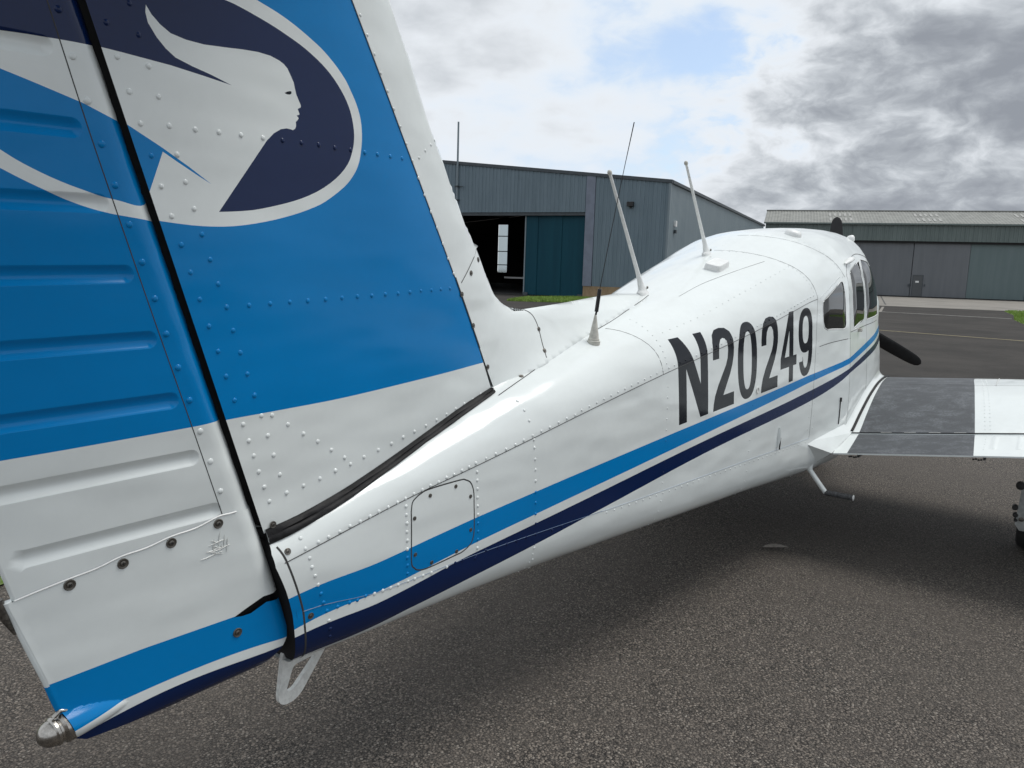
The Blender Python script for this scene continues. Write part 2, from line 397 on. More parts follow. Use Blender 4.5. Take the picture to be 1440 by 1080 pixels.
# grass
M['turf'] = mottled('turf_soil', (.07,.11,.022), (.11,.165,.035), 1.2)
m, t, b = newmat('grass_blades'); hi = t.add('ShaderNodeObjectInfo'); oc = t.add('ShaderNodeTexCoord').outputs['Object']; f = t.noise(oc, 1.5, 4, .6); f2 = t.noise(oc, 25, 2, .5)
c = t.mix(t.step(f, .3, .7), (.13,.24,.028), (.21,.33,.055)); t.l.new(t.mix(t.math('MULTIPLY', t.step(f2, .45, .7), .5), c, (.22,.22,.07)), b.inputs['Base Color']); b.inputs['Roughness'].default_value = .7; M['grass'] = m
def grass(name, poly, n, h, label):
    sheet(name+'_bed', poly, .010, M['turf'])
    P = np.array(poly); lo, hi_ = P.min(0), P.max(0); pts = []
    while len(pts) < n:
        q = lo+RNG.rand(2000, 2)*(hi_-lo); k = inpoly(q[:, 0], q[:, 1], poly); pts += q[k].tolist()
    mb = MB(); vs = []; fs = []
    for i, (x, y) in enumerate(pts[:n]):
        a = RNG.rand()*6.28; hh = h*(.5+RNG.rand()); wd = .12*hh+.012; lx, ly = (RNG.rand(2)-.5)*hh*.9
        vs += [(x-math.cos(a)*wd, y-math.sin(a)*wd, .008), (x+math.cos(a)*wd, y+math.sin(a)*wd, .008), (x+lx, y+ly, hh)]; fs.append((3*i, 3*i+1, 3*i+2))
    mb.add(vs, fs); o = mb.build(name, M['grass'], None, fix=False); tag(o, label, 'grass', kind='stuff')
grass('grass', [(53.06,.62),(46,-.1),(39,-.35),(32.07,-1.1),(26,-2.6),(24,-6),(30,-14),(55,-14),(57,-10),(54.3,.5)], 26000, .11, 'bright green grass island beyond the wing, before the far hangar')
grass('grass', [(28.1,21.6),(29.5,19.6),(34,18.6),(37.3,19.2),(37.4,23.0),(33,23.6)], 14000, .12, 'narrow grass strip in front of the blue sliding door')
grass('grass', [(-3.9,2.42),(-2.6,2.55),(-2.0,3.2),(-2.4,5.5),(-5.5,5.5),(-5.2,3.4)], 5000, .05, 'mossy grass tuft behind the trailing edge of the rudder')
# small pale scrap on the apron
mb = MB(); c0 = Vector((-.233,-.368,.006)); q = []
for i in range(9):
    t_ = i/8; wd = .022*math.sin(math.pi*min(t_*1.05, 1))**.7+.001; p = c0+Vector((-.045+.09*t_, .06-.12*t_, .006+.010*math.sin(3*t_))); q += [p+Vector((wd, wd*.7, .006)), p, p-Vector((wd, wd*.7, -.004))]
mb.add(q, [(3*i, 3*i+1, 3*i+4, 3*i+3) for i in range(8)]+[(3*i+1, 3*i+2, 3*i+5, 3*i+4) for i in range(8)])
o = mb.build('fallen_leaf', plain('dry_pale_leaf', (.22,.20,.18), .7, var=.3, vscale=60), None, 60); tag(o, 'small pale curled leaf lying on the asphalt below the tail cone', 'leaf')

# ================================================================== left hangar (local: s to the right along the gable, d into the building)
def clad(name, x0, x1, zb, ztop, per, dep, mat, parent, org, ax, nrm):
    """vertical trapezoid cladding between x0..x1, nrm is outward"""
    mb = MB(); o = Vector(org); ax = Vector(ax); nn = Vector(nrm); k = 0; vs = []; n = int((x1-x0)/per); pr = [(0,0),(.5,0),(.6,1),(.9,1)]
    xs = [(x0+per*(i+a), h) for i in range(n) for a, h in pr]+[(x0+per*n, 0)]
    if xs[-1][0] < x1: xs.append((x1, 0))
    for x, h in xs:
        p = o+ax*x+nn*dep*h; vs += [p+Vector((0,0,zb)), p+Vector((0,0,ztop(x) if callable(ztop) else ztop))]
    mb.add(vs, [(2*i, 2*i+2, 2*i+3, 2*i+1) for i in range(len(xs)-1)])
    return mb.build(name, mat, parent, fix=False)
LD = Vector((.987,.16,0)).normalized(); LF = Vector((LD.y,-LD.x,0)); LP = Vector((37.715,24.702,0))
hl = empty('hangar', LP); tag(hl, 'blue-grey clad gable hangar with open door and dark blue sliding panel, left of the antennas', 'hangar', 'airfield hangars')
hl_inv = LP
def L(s, d, z): return LF*s+LD*d+Vector((0,0,z))
def lbox(mb, s0, s1, d0, d1, z0, z1, m=0): mb.obox(L(s0, d0, z0), LF*(s1-s0), LD*(d1-d0), Vector((0,0,z1-z0)), m)
rz = lambda s: 7.09-.102*(s-7.28) if s > -10.7 else 7.09-.102*(-10.7*2-s-7.28)
M['cladblue'] = weathered('blue_grey_cladding', (.118,.168,.20), (.155,.21,.247), .45)
M['clad2'] = weathered('pale_lit_blue_grey_sheeting', (.165,.21,.235), (.205,.25,.275), .45)  # paler than the front: light on the side wall put into the colour
M['trimblue'] = plain('lilac_grey_flashing', (.17,.195,.25), .45, var=.1, vscale=2)
M['trimdark'] = plain('dark_roof_trim', (.05,.062,.072), .5, var=.15, vscale=3)
M['doorblue'] = weathered('dark_blue_door_steel', (.002,.045,.070), (.004,.058,.086))
M['doorblue'].node_tree.nodes['Principled BSDF'].inputs['Specular IOR Level'].default_value = .2
M['brick'] = mottled('tan_brick', (.26,.18,.10), (.36,.26,.155), 4.)
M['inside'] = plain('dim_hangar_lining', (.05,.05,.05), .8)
M['glow'] = plain('frosted_window_glass', (.42,.47,.48), .25); M['glow'].node_tree.nodes['Principled BSDF'].inputs['Transmission Weight'].default_value = 1.; M['glow'].node_tree.nodes['Principled BSDF'].inputs['IOR'].default_value = 1.05
clad('front_cladding', -28.7, 2.05, 5.33, rz, .26, .035, M['cladblue'], hl, (0,0,0), LF, -LD)
clad('front_cladding', 2.62, 7.22, .76, rz, .26, .035, M['cladblue'], hl, (0,0,0), LF, -LD)
clad('front_cladding', -28.7, -14.0, .76, 5.33, .26, .035, M['cladblue'], hl, (0,0,0), LF, -LD)
clad('side_cladding', .05, 39.7, .76, 7.05, .30, .02, M['clad2'], hl, L(7.28,0,0), LD, LF)
mb = MB(); lbox(mb, 2.02, 2.60, -.06, .1, .76, rz(2.3)-.03); mb.build('door_jamb', M['trimblue'], hl)
mb = MB(); mb.obox(L(7.20,-.06,.76), LF*.13, LD*.14, Vector((0,0,6.34))); mb.build('corner_flashing', M['clad2'], hl)
mb = MB(); lbox(mb, 2.05, 7.28, -.01, .3, 0, .76); mb.build('brick_plinth', M['brick'], hl)
mb = MB(); mb.obox(L(7.0,.3,0), LF*.27, LD*39.4, Vector((0,0,.76))); mb.build('brick_plinth', M['brick'], hl)
mb = MB(); mb.obox(L(7.40,-.10,6.99), L(-10.7,-.10,rz(-10.7)-.1)-L(7.40,-.10,6.99), LD*.22, Vector((0,0,.2))); mb.obox(L(-28.8,-.10,rz(-28.8)-.1), L(-10.7,-.10,rz(-10.7)-.1)-L(-28.8,-.10,rz(-28.8)-.1), LD*.22, Vector((0,0,.2))); mb.split('verge_trim', M['trimdark'], hl)
mb = MB(); mb.obox(L(7.20,.12,7.0), LF*.22, LD*39.7, Vector((0,0,.18))); mb.build('gutter', M['trimdark'], hl)
mb = MB(); a, b_, c = L(7.34,0,7.10), L(-10.7,0,rz(-10.7)+.02), L(-28.7,0,rz(-28.7)+.02); dd = LD*39.8
mb.add([a, b_, b_+dd, a+dd], [(0,1,2,3)]); mb.add([b_, c, c+dd, b_+dd], [(0,1,2,3)]); mb.split('roof', M['trimdark'], hl)
mb = MB(); lbox(mb, -28.7, -14, 0, .3, 0, .76); mb.build('brick_plinth', M['brick'], hl)
# sliding door leaf of five steel panels
for i in range(5):
    s0 = -2.16+i*.84; mb = MB(); lbox(mb, s0, s0+.835, .30+(i % 2)*.04, .38+(i % 2)*.04, .05, 5.28); mb.build('door_panel', M['doorblue'], hl)
mb = MB(); lbox(mb, -2.24, -2.16, .26, .42, .05, 5.2); mb.build('door_edge', M['clad2'], hl)
mb = MB(); lbox(mb, -14, 2.03, .05, .25, 5.13, 5.33); mb.build('door_header', M['trimdark'], hl)
mb = MB(); lbox(mb, -2.2, -1.9, .2, .5, 0, .2); lbox(mb, 1.6, 2.0, .2, .5, 0, .2); mb.split('door_wheel_box', M['trimdark'], hl)
# interior with one tall window in the back wall
wl0, wl1 = -9.65, -8.4       # refined below from the sight line
bw = [(LP+L(s, 38, z)) for s, z in ((0,0),)]
Wc = Vector((71.63,52.95,0))-LP; ws = Wc.dot(LF); wd = 38.0
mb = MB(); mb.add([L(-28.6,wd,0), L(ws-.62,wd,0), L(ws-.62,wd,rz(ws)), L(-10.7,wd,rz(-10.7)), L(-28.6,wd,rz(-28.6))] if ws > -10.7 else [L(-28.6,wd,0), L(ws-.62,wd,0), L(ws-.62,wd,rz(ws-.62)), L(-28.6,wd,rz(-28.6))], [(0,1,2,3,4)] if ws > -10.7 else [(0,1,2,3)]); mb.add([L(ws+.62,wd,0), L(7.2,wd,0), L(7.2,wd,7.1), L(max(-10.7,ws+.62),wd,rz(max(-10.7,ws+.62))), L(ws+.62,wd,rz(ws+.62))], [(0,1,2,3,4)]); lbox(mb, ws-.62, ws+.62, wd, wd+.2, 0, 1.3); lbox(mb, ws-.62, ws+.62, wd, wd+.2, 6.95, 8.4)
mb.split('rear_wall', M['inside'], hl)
for z0, z1 in ((1.30,2.15),(2.25,3.75),(3.85,5.55),(5.65,6.93)):
    mb = MB(); lbox(mb, ws-.60, ws+.60, wd+.06, wd+.08, z0, z1); o = mb.build('window_pane', None, hl); o.data.materials.clear(); o.data.materials.append(M['glow'])
for z in (2.15,3.75,5.55):
    mb = MB(); lbox(mb, ws-.62, ws+.62, wd-.02, wd+.14, z, z+.1); mb.build('window_bar', M['dark'], hl)
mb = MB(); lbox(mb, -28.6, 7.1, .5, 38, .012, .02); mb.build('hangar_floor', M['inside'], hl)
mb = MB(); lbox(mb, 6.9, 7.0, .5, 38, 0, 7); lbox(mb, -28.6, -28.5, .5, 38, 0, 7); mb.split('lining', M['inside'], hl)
mb = MB(); lbox(mb, 4.72, 5.12, -.26, -.03, 5.66, 5.92); lbox(mb, 4.86, 4.98, -.10, 0, 5.55, 5.7); mb.build('floodlight', M['blackpl'], hl)
mb = MB(); mb.obox(L(7.3,1.25,4.55), LF*.12, LD*.35, Vector((0,0,.35))); mb.build('junction_box', M['white_plastic'], hl)
mb = MB(); mb.obox(L(7.3,1.3,4.15), LF*.14, LD*.28, Vector((0,0,.2))); mb.build('wall_lamp', M['trimdark'], hl)
# mast standing at the gable
ms_ = empty('antenna_mast', LP+L(-7.16,-.12,0)); tag(ms_, 'thin grey pole rising above the roof of the blue-grey hangar beside the fin', 'mast')
mb = MB(); mb.tube([(0,0,5.9),(0,0,11.2)], [.075,.06], 10); mb.build('pole', M['clad2'], ms_, 60)
mb = MB(); mb.box((-.12,-.12,7.0),(.12,.14,7.08)); mb.box((-.12,-.12,6.1),(.12,.14,6.18)); mb.box((-.02,-.5,7.0),(.02,0,7.05)); mb.split('bracket', M['trimdark'], ms_)
# ================================================================== right hangar
RF = Vector((.26,-.966,0)).normalized(); RD = Vector((-RF.y,RF.x,0)); RP = Vector((91.64,13.99,0))
hr = empty('hangar', RP); tag(hr, 'long low hangar with wide grey sliding doors and pale corrugated roof, behind the cockpit', 'hangar', 'airfield hangars')
def Rr(s, d, z): return RF*s+RD*d+Vector((0,0,z))
def rbox(mb, s0, s1, d0, d1, z0, z1): mb.obox(Rr(s0, d0, z0), RF*(s1-s0), RD*(d1-d0), Vector((0,0,z1-z0)))
M['fascia'] = weathered('grey_green_cladding', (.098,.128,.124), (.13,.163,.158), .5)
M['doorgrey'] = weathered('slate_grey_door', (.115,.126,.138), (.135,.146,.16))
M['doorgreen'] = weathered('green_grey_door', (.10,.142,.146), (.118,.16,.165))
M['rooflight'] = plain('faded_roof_sheet', (.205,.21,.195), .7, var=.15, vscale=1.)
M['roofclear'] = plain('clear_roof_sheet', (.30,.30,.285), .5, var=.2, vscale=4.)
S0, S1 = -13.2, 44.0
clad('fascia_cladding', S0, S1, 6.22, 8.12, .42, .06, M['fascia'], hr, (0,0,0), RF, -RD)
mb = MB(); rbox(mb, S0, S1, .1, .3, 6.0, 6.25); mb.build('door_header', M['dark'], hr)
for i, (a, b_, mt) in enumerate(((-13.0,-8.0,'doorgrey'),(-7.96,-2.8,'doorgrey'),(-2.76,2.80,'doorgrey'),(2.86,8.40,'doorgrey'),(8.44,14.0,'doorgreen'),(14.04,19.6,'doorgreen'),(19.64,25.2,'doorgrey'),(25.24,31,'doorgreen'),(31.04,44,'doorgrey'))):
    mb = MB(); rbox(mb, a, b_, .35 if i % 2 else .42, .5, .03, 6.05); mb.build('sliding_door', M[mt], hr)
mb = MB(); rbox(mb, S0, S1, .60, .7, 0, 6.2); mb.build('door_backing', M['dark'], hr)
mb = MB(); rbox(mb, 3.05, 4.02, .315, .36, .1, 2.45); o = mb.build('wicket_door', plain('wicket_door_grey', (.075,.082,.088), .5, var=.08, vscale=.9), hr)
mb = MB(); rbox(mb, 3.0, 3.045, .30, .36, .08, 2.5); rbox(mb, 4.025, 4.07, .30, .36, .08, 2.5); rbox(mb, 3.0, 4.07, .30, .36, 2.455, 2.5); mb.split('door_frame', M['trimdark'], o)
mb = MB(); rbox(mb, 3.3, 3.65, .30, .32, 1.65, 1.85); mb.build('door_sign', M['white_plastic'], o)
mb = MB(); rbox(mb, 4.2, 4.32, .25, .36, 1.25, 1.5); rbox(mb, 2.62, 2.78, .25, .36, 1.2, 1.5); mb.split('door_latch', M['trimdark'], hr)
mb = MB(); rbox(mb, S0, S1, .2, .34, 0, .12); mb.build('door_track', M['dark'], hr)
# corrugated roof: front slope, ridge, back slope
mb = MB(); vs = []; per = .34; n = int((S1-S0+.4)/per)
for i in range(n):
    for a, h in ((0,0),(.25,.025),(.5,.05),(.75,.025)):
        s = S0-.2+per*(i+a); vs += [Rr(s, -.35, 8.10+h), Rr(s, 7.2, 10.02+h), Rr(s, 14.8, 8.10+h)]
k = len(vs)//3; mb.add(vs, [(3*i, 3*i+3, 3*i+4, 3*i+1) for i in range(k-1)]+[(3*i+1, 3*i+4, 3*i+5, 3*i+2) for i in range(k-1)])
mb.build('roof', M['rooflight'], hr, fix=False)
mb = MB(); mb.obox(Rr(S0-.25,7.0,10.04), RF*(S1-S0+.5), RD*.4, Vector((0,0,.12))); mb.build('ridge_cap', M['rooflight'], hr)
for s in (-6.2, 3.0, 13.2, 22.6, 32):
    for d0, d1 in ((.9,2.6),(3.8,5.5)):
        mb = MB()
        for j in range(5):
            z0 = 8.10+(d0+.35)*.2543+.062; z1 = 8.10+(d1+.35)*.2543+.062; mb.add([Rr(s+j*.55, d0, z0), Rr(s+j*.55+.26, d0, z0), Rr(s+j*.55+.26, d1, z1), Rr(s+j*.55, d1, z1)], [(0,1,2,3)])
        mb.build('rooflight', M['roofclear'], hr, fix=False)
mb = MB(); mb.obox(Rr(S0-.2,-.38,7.98), RF*(S1-S0+.4), RD*.16, Vector((0,0,.17))); mb.build('gutter', M['fascia'], hr)
mb = MB(); mb.add([Rr(S0,0,0), Rr(S0,14.5,0), Rr(S0,14.5,8.1), Rr(S0,7.2,9.98), Rr(S0,0,8.1)], [(0,1,2,3,4)]); mb.add([Rr(S1,0,0), Rr(S1,14.5,0), Rr(S1,14.5,8.1), Rr(S1,7.2,9.98), Rr(S1,0,8.1)], [(4,3,2,1,0)]); mb.split('gable_wall', M['fascia'], hr)
# a parked light aeroplane standing in the dim hangar, only its wing and cowling catch light
pk = empty('parked_airplane', LP+L(-3.3,9.0,0)); tag(pk, 'pale light aircraft parked in the dark inside of the open hangar', 'airplane')
mb = MB(); rows = []
for x, r, z in ((-3.4,.08,1.35),(-2,.22,1.3),(-.4,.5,1.25),(.6,.55,1.25),(1.6,.45,1.15),(2.2,.3,1.1),(2.4,.08,1.1)): rows.append([(x, r*math.cos(a), z+r*.95*math.sin(a)) for a in [2*math.pi*i/14 for i in range(14)]])
mb.grid(rows, closed=True); mb.build('fuselage', M['white_plastic'], pk, 60)
mb = MB(); mb.box((-.4,-4.8,.95),(.9,4.8,1.08)); mb.build('wing', M['white_plastic'], pk)
mb = MB(); mb.add([(-3.5,-.03,1.4),(-2.6,-.03,1.4),(-3.2,-.03,2.4),(-3.7,-.03,2.4),(-3.5,.03,1.4),(-2.6,.03,1.4),(-3.2,.03,2.4),(-3.7,.03,2.4)], [(0,1,2,3),(7,6,5,4),(0,4,5,1),(1,5,6,2),(2,6,7,3),(3,7,4,0)]); mb.build('fin', M['white_plastic'], pk)
mb = MB()
for x, y in ((.3,-1.3),(.3,1.3),(1.9,0)): mb.lathe((x, y, .2), (0,1,0), [(-.07,.12),(-.06,.2),(.06,.2),(.07,.12)], 16); mb.tube([(x, y, .2),(x, y, 1.)], .04, 8)
mb.split('landing_gear', M['tyre'], pk)
# ------------------------------------------------------------------ fuselage form
def pchip(xs,ys):
    xs=np.array(xs,float); ys=np.array(ys,float); h=np.diff(xs); d=np.diff(ys)/h
    m=np.zeros(len(xs)); m[0]=d[0]; m[-1]=d[-1]
    for i in range(1,len(xs)-1):
        if d[i-1]*d[i]>0:
            w1=2*h[i]+h[i-1]; w2=h[i]+2*h[i-1]; m[i]=(w1+w2)/(w1/d[i-1]+w2/d[i])
    def f(x):
        x=np.clip(np.asarray(x,float),xs[0],xs[-1]); i=np.clip(np.searchsorted(xs,x,side='right')-1,0,len(xs)-2)
        t=(x-xs[i])/h[i]
        return (2*t**3-3*t**2+1)*ys[i]+(t**3-2*t**2+t)*h[i]*m[i]+(-2*t**3+3*t**2)*ys[i+1]+(t**3-t**2)*h[i]*m[i+1]
    return f
K=lambda *p: pchip([a for a,b in p],[b for a,b in p])
# fuselage section tables: half width, lower seam z, upper seam z, belly z, roof z
FW=K((-3.7,.072),(-3.6,.085),(-3.2, 0.1377),(-2.6, 0.2167),(-2, 0.2957),(-1.4, 0.3747),(-0.8, 0.4537),(-0.2, 0.5327),(0.12, 0.5748),(.22,.588),(.275,.5952),(.30,.5965),(.45,.600),(.7,.605),(1.0,.612),(1.35,.592),(1.7,.505),(2.2,.39),(2.5,.30),(2.6,.2))
FL=K((-3.7,.728),(-3.53,.737),(-3.3,.716),(-2.9,.726),(-1.85,.716),(-.1,.715),(.5,.714),(1.6,.78),(2.2,.95),(2.6,1.2))
FU=K((-3.7,.856),(-3.595,.878),(-3.2,.964),(-2.956,1.007),(-2.71,1.053),(-2.34,1.124),(-1.9,1.205),(-1.54,1.266),(-1.1,1.345),(-.635,1.436),(-.36,1.488),(0,1.525),(.6,1.54),(1.4,1.52),(2.0,1.40),(2.6,1.38))
FB=K((-3.7,.585),(-3.43,.572),(-2.87,.556),(-2.0,.513),(-1.0,.485),(0,.435),(.8,.42),(1.6,.5),(2.2,.75),(2.5,.95),(2.6,1.1))
FT=K((-3.7,.92),(-3.2,1.07),(-2.735,1.215),(-2.4,1.30),(-2.13,1.37),(-1.8,1.45),(-1.5,1.505),(-1.2,1.59),(-.85,1.682),(-.5,1.768),(-.1,1.872),(.3,1.915),(.9,1.955),(1.25,1.965),(1.5,1.89),(1.8,1.72),(2.0,1.64),(2.3,1.6),(2.5,1.55),(2.6,1.46))
FIN_=K((-3.6,.0),(-1.0,.005),(-.3,.02),(.3,.055),(1.0,.075),(1.6,.085),(2.0,.0),(2.6,0))
FA=K((-3.6,.55),(-1.5,.55),(0,.65),(.5,.74),(1.0,.70),(1.5,.66),(2.6,.6))
FBk=K((-3.6,.6),(-1.5,.58),(0,.64),(.5,.76),(1.0,.74),(1.5,.70),(2.6,.6))
FKB=K((-3.6,.70),(-2.2,.76),(-1.2,.93),(0,1.0),(1,.9),(2.6,.7))
FKZ=K((-3.6,.72),(-2.2,.76),(-1.2,.88),(0,.93),(1,.85),(2.6,.7))
def bez(p0,p1,p2,p3,t):
    u=1-t
    return u**3*p0+3*u*u*t*p1+3*u*t*t*p2+t**3*p3
def fus(x,s):
    """right half of the fuselage skin, s 0 belly..1 lower seam..2 upper seam..3 top"""
    x=np.asarray(x,float); s=np.asarray(s,float); x,s=np.broadcast_arrays(x,s)
    w=FW(x); zl=FL(x); zu=FU(x); zb=FB(x); zt=FT(x); wu=w-FIN_(x)
    t=np.clip(s,0,1); y0=bez(0,w*FKB(x),w,w,t); z0=bez(zb,zb,zl-FKZ(x)*(zl-zb),zl,t)
    t=np.clip(s-1,0,1); y1=bez(w,w+.006,wu+.5*FIN_(x)+.006,wu,t); z1=zl+(zu-zl)*t
    a=FA(x); b=FBk(x)
    t=np.clip(s-2,0,1); y2=bez(wu,wu-FIN_(x)*.7-.02*w,wu*b,0,t); z2=bez(zu,zu+a*(zt-zu),zt,zt,t)
    y=np.where(s<1,y0,np.where(s<2,y1,y2)); z=np.where(s<1,z0,np.where(s<2,z1,z2))
    return x,-y,z
